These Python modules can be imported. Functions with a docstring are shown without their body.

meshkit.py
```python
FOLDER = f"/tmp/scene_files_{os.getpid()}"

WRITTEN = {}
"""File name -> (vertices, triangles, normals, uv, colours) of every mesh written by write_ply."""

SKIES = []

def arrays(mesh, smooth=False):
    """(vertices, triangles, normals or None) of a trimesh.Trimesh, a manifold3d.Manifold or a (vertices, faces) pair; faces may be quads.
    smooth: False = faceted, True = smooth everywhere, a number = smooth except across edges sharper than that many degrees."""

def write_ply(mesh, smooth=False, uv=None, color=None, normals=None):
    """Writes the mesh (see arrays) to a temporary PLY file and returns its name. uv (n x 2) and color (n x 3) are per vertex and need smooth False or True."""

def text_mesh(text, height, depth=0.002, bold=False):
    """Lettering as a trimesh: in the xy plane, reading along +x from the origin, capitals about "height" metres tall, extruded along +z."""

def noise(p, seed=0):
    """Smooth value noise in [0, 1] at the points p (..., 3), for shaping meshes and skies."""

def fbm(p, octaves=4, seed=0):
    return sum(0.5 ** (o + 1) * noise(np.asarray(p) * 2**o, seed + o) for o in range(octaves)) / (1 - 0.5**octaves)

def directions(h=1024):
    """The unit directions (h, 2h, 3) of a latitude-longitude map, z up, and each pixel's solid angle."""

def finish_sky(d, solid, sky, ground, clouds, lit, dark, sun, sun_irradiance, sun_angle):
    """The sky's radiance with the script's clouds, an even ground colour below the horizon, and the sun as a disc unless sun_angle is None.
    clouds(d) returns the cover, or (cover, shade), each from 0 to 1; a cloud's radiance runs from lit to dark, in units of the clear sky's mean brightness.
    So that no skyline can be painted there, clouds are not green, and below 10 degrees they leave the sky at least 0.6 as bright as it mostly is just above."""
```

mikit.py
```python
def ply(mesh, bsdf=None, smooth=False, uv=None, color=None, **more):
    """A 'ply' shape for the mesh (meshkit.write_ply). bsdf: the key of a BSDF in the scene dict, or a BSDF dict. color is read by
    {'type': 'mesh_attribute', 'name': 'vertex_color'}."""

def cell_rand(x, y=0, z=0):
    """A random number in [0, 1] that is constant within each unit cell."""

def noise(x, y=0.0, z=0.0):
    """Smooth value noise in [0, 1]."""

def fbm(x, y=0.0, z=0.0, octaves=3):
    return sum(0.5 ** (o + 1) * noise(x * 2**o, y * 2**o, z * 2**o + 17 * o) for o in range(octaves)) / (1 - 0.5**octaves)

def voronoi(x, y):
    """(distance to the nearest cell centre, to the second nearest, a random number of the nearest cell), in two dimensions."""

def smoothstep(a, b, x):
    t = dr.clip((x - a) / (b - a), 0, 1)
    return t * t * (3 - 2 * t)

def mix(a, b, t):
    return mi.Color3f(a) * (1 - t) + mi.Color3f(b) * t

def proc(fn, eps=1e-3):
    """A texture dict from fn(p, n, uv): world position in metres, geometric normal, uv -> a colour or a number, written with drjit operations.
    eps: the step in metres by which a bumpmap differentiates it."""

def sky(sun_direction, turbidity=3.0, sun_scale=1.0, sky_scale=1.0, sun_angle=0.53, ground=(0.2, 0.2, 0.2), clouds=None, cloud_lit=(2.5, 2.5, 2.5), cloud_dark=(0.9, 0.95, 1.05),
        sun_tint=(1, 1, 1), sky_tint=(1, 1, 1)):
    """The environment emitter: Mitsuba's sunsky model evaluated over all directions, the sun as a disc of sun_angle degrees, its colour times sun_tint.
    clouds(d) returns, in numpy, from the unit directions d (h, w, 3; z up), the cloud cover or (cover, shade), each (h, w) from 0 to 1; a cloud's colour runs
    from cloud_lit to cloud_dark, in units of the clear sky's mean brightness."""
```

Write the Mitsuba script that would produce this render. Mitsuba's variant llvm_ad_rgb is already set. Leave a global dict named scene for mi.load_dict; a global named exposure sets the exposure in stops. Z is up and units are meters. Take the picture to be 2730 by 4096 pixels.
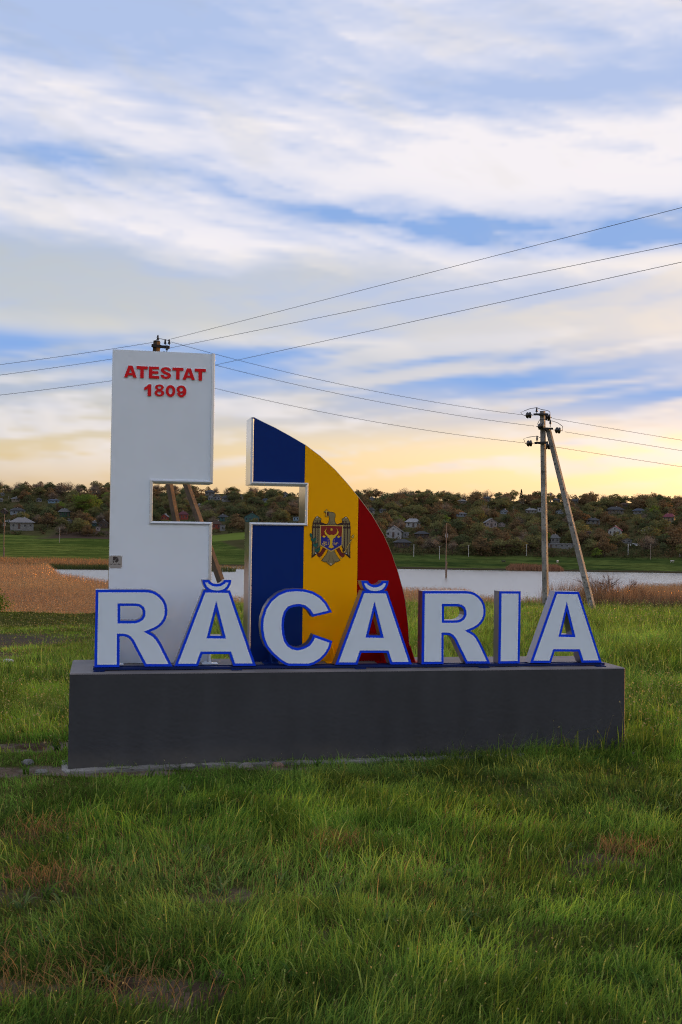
import math, random
import numpy as np, trimesh, mitsuba as mi, drjit as dr
import mikit, meshkit
from shapely.geometry import Polygon, LineString, Point, MultiPolygon, box as sbox
from shapely import affinity
from shapely.ops import unary_union
import manifold3d as m3

T = mi.ScalarTransform4f
scene, labels = {}, {}
rng = np.random.default_rng(7)

# ------------------------------------------------------------------ camera, sky, exposure
scene['camera'] = {
    'type': 'thinlens', 'aperture_radius': .0019, 'focus_distance': 15., 'fov': 33.22, 'fov_axis': 'x', 'near_clip': .1, 'far_clip': 3000.0,
    'to_world': T().look_at(origin=[0, 0, 1.6], target=[0, 10, 1.6 + .13942], up=[-.015433, 0, .99988])}
exposure = 3.72
def ss(a,b,x):
    t=np.clip((x-a)/(b-a),0,1); return t*t*(3-2*t)
def bump(x,c,w): return np.exp(-((x-c)/w)**2)
def clouds(d):
    az=np.degrees(np.arctan2(d[...,0],d[...,1])); e=np.degrees(np.arcsin(np.clip(d[...,2],-1,1)))
    m=(e<0.2); 
    # planar cloud-sheet coordinates, squashed so that high cloud streaks stay long and thin near the horizon
    k=1/(np.sin(np.radians(np.maximum(e,0)))+.10)
    px,py=np.sin(np.radians(az))*k,np.cos(np.radians(az))*k
    P3=lambda sx,sy,o=0.:np.stack([px*sx+.25*py*sx+o,py*sy+o,np.full_like(px,o)],-1)
    warp=meshkit.fbm(P3(1.1,1.5,3.),3,5)-.5
    A3=lambda sa,se,o=0.,tilt=0.:np.stack([d[...,0]*sa*57/10+o,(e+tilt*d[...,0]*57)*se/10+o+.5*warp,d[...,1]*sa*57/10],-1)
    big=meshkit.fbm(A3(.45,1.3,2.,-.05),3,1); mid=meshkit.fbm(A3(.9,3.6,5.,-.12),4,2); fine=meshkit.fbm(A3(2.2,10.,9.,-.18)+np.stack([mid*1.5,mid*2,mid*0],-1),4,3)
    wisp=meshkit.fbm(A3(3.,9.,4.,.35)+np.stack([big*3,mid*3,mid*0],-1),4,4)
    low_n=meshkit.fbm(A3(1.1,17.,6.,-.10)+np.stack([mid*1.2,mid*1.5,mid*0],-1),4,7)
    feather=meshkit.fbm(A3(1.6,12.,8.,.22)+np.stack([big*2.5,mid*1.4,mid*0],-1),5,8)
    hair=meshkit.fbm(A3(4.5,30.,2.,.14)+np.stack([feather*3,feather*2.2,mid*0],-1),4,9)-.5
    ew=e+2.6*(big-.5)+1.7*(mid-.5)
    ar=d[...,0]*57
    streak=ss(.36,.66,.55*fine+.45*mid); wi=ss(.35,.7,wisp)
    # cover: thick veil above 13 degrees with blue rents, grey sheet at 9 to 13, broken cream streaks below
    gap=1.2*bump(ew,15.2-.05*ar,1.15)*(.18+.82*ss(-6,5,ar))*(1-.35*ss(13,30,ar))+.85*bump(ew,16.2-.08*ar,1.5)*ss(4,-8,ar)*.7
    gap=np.clip(1.15*gap*(.38+.80*(1-ss(.28,.74,.6*feather+.4*fine))-.9*hair),0,1)
    t=ss(8.6,9.8,ew); t2=ss(12.2,14.0,ew)
    lowgap=bump(ew,7.8-.05*ar,1.35)
    blue=(.40*lowgap*(.55+.45*ss(34,4,ar+30*(mid-.5)))+.44*ss(2.8,6,e))*(1.25-.75*ss(.36,.66,.8*low_n+.2*fine))*ss(44,16,ar)*ss(2.4,6.2,e)
    low=np.clip(.02+.6*ss(.42,.64,.8*low_n+.2*wisp+.25*hair)*ss(1.,4.2,e)*(1-.7*lowgap),0,1)
    sh_low=.05+.25*(1-wi)
    # low: mixture of white streaks and blue thin veil
    cl=np.clip(low+blue*(1-low),0,1); sl=np.where(cl>1e-3,(low*sh_low+blue*(1-low)*1.0)/np.maximum(cl,1e-3),0)
    sheet=.34+.10*(1-wi)
    hi=.95-.15*ss(.5,.75,wisp)
    cover=(1-t)*cl+t*((1-t2)*(sheet+.35*ss(.46,.66,.5*mid+.5*fine)*(1-t2))+t2*hi)
    sh=.14+.0*e
    sh=sh+1.5*bump(ew,11.2-.04*ar,1.75)*(.62+.38*ss(24,-4,ar))
    sh=sh-.3*bump(ew,13.9-.02*ar,1.0)-.25*bump(ew,17.6,1.5)
    sh=sh+.80*bump(ew,21.4-.03*ar,1.2)*ss(-4,8,ar)+.75*ss(19,22.5,ew)*ss(3,-12,ar)*ss(-36,-22,ar)*ss(44,30,e)*(.55+.9*feather)+.30*ss(18.5,25,ew)
    sh=sh+.5*(.5-mid)+.55*(.5-fine)*ss(9,14,e)+.5*(.5-wisp)
    sh=sh+.8*(.5-feather)*ss(10,14,e)-.75*hair*ss(9,13,e)
    sh=np.clip(sh,0,1); sh=sh*(1-.28*sh)
    sh=t*(sh+(1-sh)*gap*t2)+(1-t)*sl
    cover=cover*(1-.4*ss(30,60,e))
    return np.where(m,0,np.clip(cover,0,1)),np.clip(sh,0,1)
def make_sky():
    az,el=np.radians(62),np.radians(6.5)
    sd=(np.sin(az)*np.cos(el),np.cos(az)*np.cos(el),np.sin(el))
    return mikit.sky(sd,turbidity=4.2,sun_scale=.42,sky_scale=.85,sun_angle=10.,sun_tint=(1.,.84,.58),clouds=clouds,cloud_lit=(2.14,2.04,2.12),cloud_dark=(.57,.97,1.82),sky_tint=(1.06,.88,.80),ground=(.06,.07,.04))

scene['sky'] = make_sky()

# ------------------------------------------------------------------ materials
def rgb(*c): return {'type': 'rgb', 'value': list(map(float, c))}
def paint(name, c, rough=.4, spec=.5, metal=0., coat=0.):
    scene[name] = {'type': 'twosided', 'b': {'type': 'principled', 'base_color': rgb(*c) if isinstance(c, tuple) else c, 'roughness': rough,
                                             'specular': spec, 'metallic': metal, 'clearcoat': coat}}
    return name
n3 = lambda p, s, o=3: mikit.fbm(p.x * s, p.y * s, p.z * s, octaves=o)
def white_fn(p, n, uv):
    g = n3(p, 3.1) * .05 + n3(mi.Point3f(p.x * 6, p.y * 6, p.z * .7), 1.) * .05
    return mi.Color3f(.75, .82, .90) * (.95 + g)
paint('mat_white_panel', mikit.proc(white_fn), .42, .4)
paint('mat_letter_white', (.70, .80, .93), .4, .4)
paint('mat_letter_blue', (.001, .052, .80), .38, .2)
paint('mat_bar_blue', (.002, .015, .105), .4, .25)
paint('mat_blue_field', (.003, .026, .175), .42, .10)
paint('mat_yellow_field', (.95, .43, .0), .45, .08)
paint('mat_red_field', (.285, .0, .001), .45, .08)
paint('mat_red_letter', (.72, .007, .012), .4, .2)
paint('mat_letter_return', (.20, .195, .27), .28, .5, .7)
paint('mat_aluminium', (.50, .51, .54), .17, .5, 1.)
paint('mat_trim', (.62, .65, .70), .3, .5, .55)
paint('mat_plate', (.36, .34, .33), .4, .5, .6)
paint('mat_ink', (.03, .02, .018), .5)
for nm, c in dict(e_brown=(.035, .012, .010), e_olive=(.235, .19, .085), e_gold=(.62, .42, .09), e_red=(.23, .012, .01), e_blue=(.012, .014, .24),
                  e_yellow=(.72, .46, .012), e_green=(.006, .10, .075), e_maroon=(.14, .008, .008), e_screw=(.8, .8, .8)).items():
    paint('mat_' + nm, c, .42, .35)
def plinth_fn(p, n, uv):
    a = n3(p, 1.2, 4); b = n3(mi.Point3f(p.x * 9, p.y * 9, p.z * 1.1), 1., 3); f = n3(p, 60., 2)
    k = .66 + .62 * a + .42 * (b - .5) + .2 * (f - .5)
    c = mi.Color3f(.040, .043, .052) * k
    top = dr.select(n.z > .5, 1., 0.)
    dust = top * mikit.smoothstep(.25, .75, n3(p, 2.3, 4)) * .5 + top * .28
    low = mikit.smoothstep(.24, -.03, p.z + .16 * n3(p, 7., 4)) * .42
    return mikit.mix(mikit.mix(c, (.23, .21, .205), dust), (.15, .13, .105), low)
scene['mat_plinth'] = {'type': 'bumpmap', 'tex': mikit.proc(lambda p, n, uv: n3(p, 55., 3) * .0022, 2e-3), 'scale': 1.,
                       'b': {'type': 'twosided', 'b': {'type': 'principled', 'base_color': mikit.proc(plinth_fn), 'roughness': .62, 'specular': .35}}}
def concrete_fn(p, n, uv):
    a = n3(p, 2.0, 4); f = n3(p, 34., 3)
    c = mikit.mix((.16, .155, .145), (.29, .275, .255), mikit.smoothstep(.3, .7, a))
    pits = mikit.smoothstep(.74, .80, mikit.noise(p.x * 16, p.y * 16, p.z * 11))
    return c * (.8 + .4 * f) * (1 - .55 * pits)
scene['mat_concrete'] = {'type': 'bumpmap', 'tex': mikit.proc(lambda p, n, uv: n3(p, 22., 3) * .006, 4e-3), 'scale': 1.,
                         'b': {'type': 'twosided', 'b': {'type': 'principled', 'base_color': mikit.proc(concrete_fn), 'roughness': .85, 'specular': .25}}}
def rust_concrete_fn(p, n, uv):
    a = n3(p, 1.6, 4); f = n3(p, 30., 3)
    return mikit.mix((.080, .062, .048), (.15, .112, .082), mikit.smoothstep(.3, .7, a)) * (.75 + .5 * f)
paint('mat_old_concrete', mikit.proc(rust_concrete_fn), .88, .2)
paint('mat_iron', (.022, .02, .02), .5, .4, .4)
paint('mat_insulator', (.012, .009, .009), .18, .6)
paint('mat_wire', (.06, .058, .055), .5, .4, .5)
paint('mat_village', {'type': 'mesh_attribute', 'name': 'vertex_color'}, .75, .25)
scene['mat_foliage'] = {'type': 'principledthin', 'base_color': {'type': 'mesh_attribute', 'name': 'vertex_color'}, 'roughness': .65, 'diff_trans': .7, 'eta': 1.3, 'spec_trans': 0.0}
scene['mat_grass'] = {'type': 'principledthin', 'base_color': {'type': 'mesh_attribute', 'name': 'vertex_color'}, 'roughness': .5, 'diff_trans': .9, 'eta': 1.35, 'spec_trans': 0.0}
scene['mat_reed'] = {'type': 'twosided', 'b': {'type': 'diffuse', 'reflectance': {'type': 'mesh_attribute', 'name': 'vertex_color'}}}
scene['mat_bark'] = {'type': 'twosided', 'b': {'type': 'diffuse', 'reflectance': rgb(.10, .08, .065)}}

# bare-earth patches (x, y, rx, ry, strength), shared by the soil colour and the grass density
DIRT = [(-.62, 3.96, .36, .15, .85), (-1.22, 3.98, .24, .18, .6), (-1.45, 5.1, .42, .26, .6), (-1.7, 5.9, .4, .22, .5), (-2.45, 8.36, .85, .22, 1.0), (-2.15, 7.56, .62, .17, .95), (-1.45, 7.50, .5, .10, .9),
        (-.5, 7.68, .75, .09, .8), (.9, 7.98, .8, .07, .5), (-8.9, 25.5, 3.0, 6.2, 1.), (-6.9, 19.6, 1.6, 1.7, .9), (-.28, 6.75, .38, .14, .5), (1.25, 5.45, .26, .22, .6), (-.45, 5.0, .18, .12, .6), (.02, 5.75, .12, .08, .4), (1.42, 5.0, .2, .12, .5), (-.1, 4.5, .1, .1, .4)]
def dirt(x, y, xp):
    d = x * 0
    for cx, cy, rx, ry, s in DIRT:
        ux = (x - cx + .12 * rx * xp.sin(9. * y / ry * .5) + .06 * xp.sin(17. * x)) / rx
        uy = (y - cy + .14 * ry * xp.sin(7. * x / rx * .5) + .03 * xp.sin(23. * y + 11. * x)) / ry
        d = d + s * xp.exp(-((ux * ux + uy * uy) ** 2))
    return d
def soil_fn(p, n, uv):
    d = dr.minimum(dirt(p.x, p.y, dr), 1.)
    a = n3(p, 1.1, 4); f = n3(p, 40., 3)
    g = mikit.mix((.055, .062, .018), (.085, .088, .028), a)
    s = mikit.mix((.060, .040, .028), (.15, .112, .082), mikit.smoothstep(.3, .75, n3(p, 5., 4)))
    far = mikit.smoothstep(14., 30., p.y)
    s = mikit.mix(s, (.20, .165, .135), mikit.smoothstep(6.9, 7.3, p.y) * (1 - far) * mikit.smoothstep(.35, .6, n3(p, 6., 3)) * .8)
    s = mikit.mix(s, (.075, .07, .055), far)
    return mikit.mix(g, s, mikit.smoothstep(.25, .8, d)) * (.7 + .6 * f)
scene['mat_soil'] = {'type': 'bumpmap', 'tex': mikit.proc(lambda p, n, uv: n3(p, 24., 3) * .03, 6e-3), 'scale': 1.,
                     'b': {'type': 'twosided', 'b': {'type': 'diffuse', 'reflectance': mikit.proc(soil_fn)}}}
def hill_fn(p, n, uv):
    a = n3(p, .05, 4); b = mikit.fbm(p.x * .05, p.y * .32, 3., octaves=4); f = mikit.fbm(p.x * .5, p.y * 1.6, 7., octaves=3)
    g = mikit.mix((.034, .058, .016), (.090, .118, .030), mikit.smoothstep(.35, .68, .45 * a + .55 * b)) * (.45 + 1.1 * f)
    dark_left = mikit.smoothstep(-25., -60., p.x)
    g = mikit.mix(g, mikit.mix((.055, .085, .018), (.120, .150, .034), mikit.smoothstep(.35, .65, b)) * (.5 + 1.0 * f), dark_left)
    # ploughed strip above the left field, scrub under the village trees
    plough = mikit.smoothstep(506., 511., p.y + 6 * (a - .5)) * mikit.smoothstep(545., 536., p.y) * mikit.smoothstep(-82., -92., p.x) * mikit.smoothstep(-142., -128., p.x)
    g = mikit.mix(g, (.085, .06, .045), plough)
    lim = dr.lerp(mi.Float(452.), mi.Float(520.), mikit.smoothstep(-30., -70., p.x))
    vill = mikit.smoothstep(0., 8., p.y - lim) * (1 - plough)
    g = mikit.mix(g, mikit.mix((.055, .058, .022), (.10, .085, .04), n3(p, .3, 3)), vill)
    # light meadow strip between the pylon and the flag
    strip = mikit.smoothstep(494., 499., p.y) * mikit.smoothstep(527., 522., p.y) * mikit.smoothstep(-78., -70., p.x) * mikit.smoothstep(-36., -44., p.x)
    g = mikit.mix(g, mikit.mix((.13, .17, .03), (.17, .22, .05), b), strip)
    mud = mikit.smoothstep(-12.3, -12.75, p.z + .5 * (f - .5))
    return mikit.mix(g, (.06, .05, .035), mud)
scene['mat_hill'] = {'type': 'twosided', 'b': {'type': 'diffuse', 'reflectance': mikit.proc(hill_fn)}}
scene['mat_water'] = {'type': 'bumpmap', 'tex': mikit.proc(lambda p, n, uv: (mikit.fbm(p.x * .55, p.y * 1.1, 2., octaves=3) * .16 + .25 * mikit.noise(p.x * .05, p.y * .22)) * .75, 5e-2), 'scale': 1.,
                      'b': {'type': 'twosided', 'b': {'type': 'roughplastic', 'diffuse_reflectance': rgb(.34, .325, .275), 'int_ior': 1.6, 'alpha': .10}}}

# ------------------------------------------------------------------ helpers
used = {}
def key(name, parent=None):
    full = f'{parent}__{name}' if parent else name
    n = used.get(full, 0); used[full] = n + 1
    return full if n == 0 else f'{full}_{n:03d}'
def thing(name, label, cat, group=None, kind=None):
    k = key(name); labels[k] = {'label': label, 'category': cat}
    if group: labels[k]['group'] = group
    if kind: labels[k] = {**labels[k], 'kind': kind}
    return k
def part(parent, name, mesh, mat, smooth=False, label=None, color=None, to_world=None, kind=None):
    k = key(name, parent)
    d = mesh if isinstance(mesh, dict) else mikit.ply(mesh, mat, smooth=smooth, color=color)
    if to_world is not None: d = {**d, 'to_world': to_world}
    scene[k] = d
    if label or kind: labels[k] = {}
    if label: labels[k]['label'] = label
    if kind: labels[k]['kind'] = kind
    return k
def whole(name, mesh, mat, label=None, cat=None, group=None, kind=None, smooth=False, color=None, to_world=None):
    k = key(name); d = mesh if isinstance(mesh, dict) else mikit.ply(mesh, mat, smooth=smooth, color=color)
    if to_world is not None: d = {**d, 'to_world': to_world}
    scene[k] = d; labels[k] = {}
    for a, b in (('label', label), ('category', cat), ('group', group), ('kind', kind)):
        if b: labels[k][a] = b
    return k
cat_ = trimesh.util.concatenate
def bx(cx, cy, cz, sx, sy, sz):
    m = trimesh.creation.box((sx, sy, sz)); m.apply_translation((cx, cy, cz)); return m
def rbox(cx, cy, cz, sx, sy, sz, r=.01):
    """box with chamfered edges"""
    pts = []
    for ax in range(3):
        h = np.array([sx, sy, sz]) / 2
        for a in (-1, 1):
            for b in (-1, 1):
                for c in (-1, 1):
                    q = h - r; q[ax] = h[ax]; pts.append(q * [a, b, c])
    m = trimesh.convex.convex_hull(np.array(pts)); m.apply_translation((cx, cy, cz)); return m
def prism(p0, p1, s0, s1, rot=0., sides=4, stretch=1.):
    """tapered post between two points"""
    p0, p1 = np.array(p0, float), np.array(p1, float); t = (p1 - p0) / np.linalg.norm(p1 - p0)
    a = np.cross(t, [0, 1, 0] if abs(t[1]) < .9 else [1, 0, 0]); a /= np.linalg.norm(a); b = np.cross(t, a)
    ang = rot + (np.arange(sides) + .5) * 2 * np.pi / sides; k = 1 / math.cos(np.pi / sides) / 2
    ring = lambda p, s: p + s * k * (np.cos(ang)[:, None] * a + stretch * np.sin(ang)[:, None] * b)
    return trimesh.convex.convex_hull(np.vstack([ring(p0, s0), ring(p1, s1)]))
def tube(pts, r, sides=6):
    p = np.array(pts, float); r = np.broadcast_to(np.asarray(r, float), (len(p),))
    t = np.gradient(p, axis=0); t /= np.linalg.norm(t, axis=1, keepdims=True) + 1e-12
    a = np.cross(t, np.where(np.abs(t[:, 2:]) < .9, [0, 0, 1.], [1., 0, 0])); a /= np.linalg.norm(a, axis=1, keepdims=True); b = np.cross(t, a)
    ang = np.arange(sides) * 2 * np.pi / sides
    v = p[:, None] + r[:, None, None] * (np.cos(ang)[None, :, None] * a[:, None] + np.sin(ang)[None, :, None] * b[:, None])
    i, j = np.meshgrid(np.arange(len(p) - 1), np.arange(sides), indexing='ij')
    q = np.stack([i * sides + j, i * sides + (j + 1) % sides, (i + 1) * sides + (j + 1) % sides, (i + 1) * sides + j], -1).reshape(-1, 4)
    v = v.reshape(-1, 3); f = np.vstack([q[:, [0, 1, 2]], q[:, [0, 2, 3]]]); n = len(v)
    e0 = [[n, (k + 1) % sides, k] for k in range(sides)]; L = (len(p) - 1) * sides; e1 = [[n + 1, L + k, L + (k + 1) % sides] for k in range(sides)]
    return trimesh.Trimesh(np.vstack([v, p[:1], p[-1:]]), np.vstack([f, e0, e1]), process=False)
def lathe(profile, axis_from, axis_dir, n=16):
    m = trimesh.creation.revolve(np.array(profile, float), sections=n)
    d = np.array(axis_dir, float); d /= np.linalg.norm(d)
    m.apply_transform(trimesh.geometry.align_vectors([0, 0, 1], d)); m.apply_translation(axis_from); return m
def ext(poly, y0, y1):
    """polygon in the sign's (X, Z) plane, extruded from the front y0 to the back y1"""
    ms = [trimesh.creation.extrude_polygon(g, y1 - y0, engine='earcut') for g in getattr(poly, 'geoms', [poly]) if g.area > 1e-9]
    m = cat_(ms); v = m.vertices; m.vertices = np.stack([v[:, 0], y1 - v[:, 2], v[:, 1]], -1); return m
def inset(poly, d, style=2): return poly.buffer(-d, join_style=style, mitre_limit=6)
def vcol(mesh, c): return np.broadcast_to(np.asarray(c, float), (len(mesh.vertices), 3)).copy()

# ------------------------------------------------------------------ tables: outlines in metres on the sign, places in the landscape
R_OUT = [[0.1612,1.1617],[0.4887,1.1631],[0.5262,1.1595],[0.5578,1.1483],[0.5905,1.1256],[0.6174,1.0953],[0.633,1.0612],[0.6397,1.0232],[0.6373,0.9852],[0.6259,0.951],[0.6053,0.9222],[0.5832,0.9018],[0.5534,0.8844],[0.5237,0.8724],[0.554,0.8556],[0.5784,0.8298],[0.6039,0.7879],[0.6819,0.6333],[0.4942,0.6351],[0.4595,0.7019],[0.4287,0.7587],[0.4055,0.8064],[0.3865,0.8291],[0.3678,0.8398],[0.3492,0.8436],[0.3247,0.8437],[0.327,0.6329],[0.1619,0.633]]
R_HOLE = [[0.3247,1.0509],[0.4235,1.051],[0.4497,1.0465],[0.4671,1.0329],[0.4749,1.0117],[0.4746,0.989],[0.4637,0.9686],[0.4438,0.9558],[0.4179,0.9498],[0.3265,0.9499]]
A_OUT = [[0.6894,0.6347],[0.8813,1.164],[1.0668,1.1618],[1.2574,0.6324],[1.0958,0.6332],[1.0666,0.7163],[0.8813,0.7177],[0.8523,0.6332]]
A_HOLE = [[0.9718,1.0157],[0.931,0.845],[1.0192,0.8432]]
BREVE = [[0.871,1.2336],[0.9221,1.2339],[0.93,1.2202],[0.9493,1.2088],[0.9724,1.2051],[0.9953,1.209],[1.0151,1.2207],[1.0241,1.2345],[1.0741,1.2348],[1.0707,1.2079],[1.0573,1.1794],[1.0346,1.1562],[1.0041,1.1454],[0.9734,1.1422],[0.9389,1.1467],[0.912,1.1573],[0.8887,1.1786],[0.876,1.2069]]
C_OUT = [[1.7847,1.0067],[1.7698,1.034],[1.7436,1.0786],[1.7032,1.1199],[1.647,1.1525],[1.5834,1.1678],[1.5202,1.1714],[1.4574,1.1649],[1.3966,1.1399],[1.3426,1.0933],[1.3045,1.0352],[1.2839,0.9656],[1.2811,0.8961],[1.2924,0.8266],[1.3167,0.7686],[1.3566,0.7181],[1.4121,0.6697],[1.4541,0.6422],[1.4817,0.6327],[1.6237,0.6313],[1.6631,0.6426],[1.7103,0.6703],[1.7495,0.709],[1.7767,0.7557],[1.7902,0.8049],[1.6534,0.8523],[1.6382,0.8134],[1.6172,0.7863],[1.5859,0.7693],[1.5466,0.7587],[1.511,0.7651],[1.4832,0.7831],[1.4631,0.8104],[1.4498,0.8569],[1.4442,0.9112],[1.4465,0.9616],[1.4584,1.0043],[1.4792,1.0315],[1.5105,1.0439],[1.5498,1.0478],[1.5855,1.0393],[1.6176,1.0137],[1.6338,0.9887],[1.6436,0.9731]]
ARC = [[1.2657,2.401],[1.3455,2.3635],[1.4199,2.3311],[1.5322,2.274],[1.6546,2.2077],[1.7627,2.1314],[1.8736,2.0362],[1.9738,1.9309],[2.0591,1.8324],[2.1643,1.7002],[2.2588,1.5486],[2.3186,1.4184],[2.3669,1.286],[2.4056,1.1608],[2.4283,1.0672],[2.4522,0.893],[2.4641,0.7488],[2.4738,0.6233]]
RED_TEXT = [["A",0.3263,2.6525,0.4148,2.7367],["T",0.4127,2.6523,0.492,2.7359],["E",0.5018,2.6522,0.5729,2.7364],["S",0.5844,2.6534,0.658,2.7365],["T",0.6674,2.6531,0.7465,2.7361],["A",0.741,2.653,0.8295,2.7347],["T",0.8281,2.651,0.9072,2.735],["1",0.4696,2.5249,0.5185,2.6089],["8",0.543,2.5256,0.6114,2.6096],["0",0.623,2.5246,0.6905,2.6088],["9",0.7004,2.5248,0.7693,2.6091]]
PLAQUE = [0.2457,1.289,0.3358,1.3787]
E_WING = [[1.7466,1.6849],[1.7756,1.6664],[1.7723,1.6403],[1.8162,1.6241],[1.8165,1.6088],[1.7728,1.6081],[1.775,1.4703],[1.766,1.4457],[1.7664,1.4243],[1.7449,1.4057],[1.7295,1.3918],[1.7096,1.3763],[1.7117,1.4971],[1.7106,1.6041],[1.7156,1.6409],[1.7237,1.6594],[1.7343,1.6764]]
E_HEAD = [[1.8131,1.621],[1.8316,1.6382],[1.8369,1.6613],[1.835,1.6827],[1.8277,1.6903],[1.815,1.6993],[1.8195,1.7095],[1.8335,1.7165],[1.8522,1.7177],[1.8696,1.7125],[1.8807,1.702],[1.8819,1.6851],[1.8774,1.6712],[1.8777,1.6558],[1.8817,1.639],[1.896,1.6223]]
E_TAIL = [[1.8348,1.4404],[1.8197,1.4065],[1.783,1.3571],[1.8113,1.3451],[1.8206,1.3514],[1.8223,1.3422],[1.853,1.3179],[1.8864,1.3428],[1.8862,1.352],[1.8957,1.3459],[1.9237,1.3585],[1.8917,1.4042],[1.8723,1.4408]]
E_LEG = [[1.7924,1.4522],[1.8145,1.4402],[1.7871,1.397],[1.7702,1.3809],[1.7538,1.3905],[1.751,1.4089],[1.7743,1.4168]]
E_SHIELD = [[1.7676,1.6194],[1.9407,1.619],[1.9377,1.4717],[1.8538,1.4216],[1.7709,1.4697]]
E_RED = [[1.7746,1.6137],[1.9335,1.6131],[1.9323,1.5353],[1.8895,1.5393],[1.7758,1.5347]]
E_BLUE = [[1.7759,1.527],[1.9324,1.527],[1.9319,1.4753],[1.8537,1.4296],[1.7768,1.4734]]
E_BULL = [[1.824,1.5277],[1.8263,1.539],[1.8362,1.5447],[1.854,1.5495],[1.8722,1.5452],[1.8826,1.5398],[1.8834,1.5285],[1.8688,1.5206],[1.8634,1.5052],[1.8618,1.4729],[1.8713,1.4623],[1.8699,1.4531],[1.8534,1.4461],[1.8367,1.4527],[1.8329,1.4618],[1.8436,1.4727],[1.8431,1.5049],[1.8385,1.5202]]
E_HORN = [[1.8181,1.6027],[1.8075,1.5842],[1.8008,1.5703],[1.8048,1.555],[1.8175,1.5408],[1.8302,1.5323],[1.8378,1.5447],[1.8204,1.5561],[1.8114,1.5704],[1.8124,1.5867]]
E_DOTS = [[1.8543,1.587],[1.798,1.5341],[1.9084,1.534],[1.8035,1.4829],[1.8961,1.481],[1.8309,1.4848],[1.8747,1.4854],[1.8296,1.5093],[1.8753,1.5099]]
E_ROSE = [[1.7986,1.4936],[1.8136,1.4923],[1.8161,1.4764],[1.8025,1.4682],[1.7904,1.4797],[1.8035,1.4829]]
E_FEATHER = [[1.7144,1.5965],[1.7309,1.5968],[1.7314,1.4086],[1.7156,1.3917],[1.7356,1.5969],[1.7505,1.5971],[1.7519,1.4318],[1.736,1.4148],[1.7552,1.5972],[1.7698,1.5974],[1.7707,1.4672],[1.7567,1.4426]]
E_COVERT = [[1.7244,1.6166],[1.7437,1.6163],[1.7617,1.6166],[1.7364,1.6443],[1.7566,1.6431],[1.7239,1.6441],[1.7469,1.6659]]
E_LEAF = [[1.7017,1.5413],[1.7137,1.5078],[1.7292,1.5126],[1.7283,1.4683],[1.7432,1.473],[1.7445,1.4302],[1.7605,1.438]]
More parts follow.
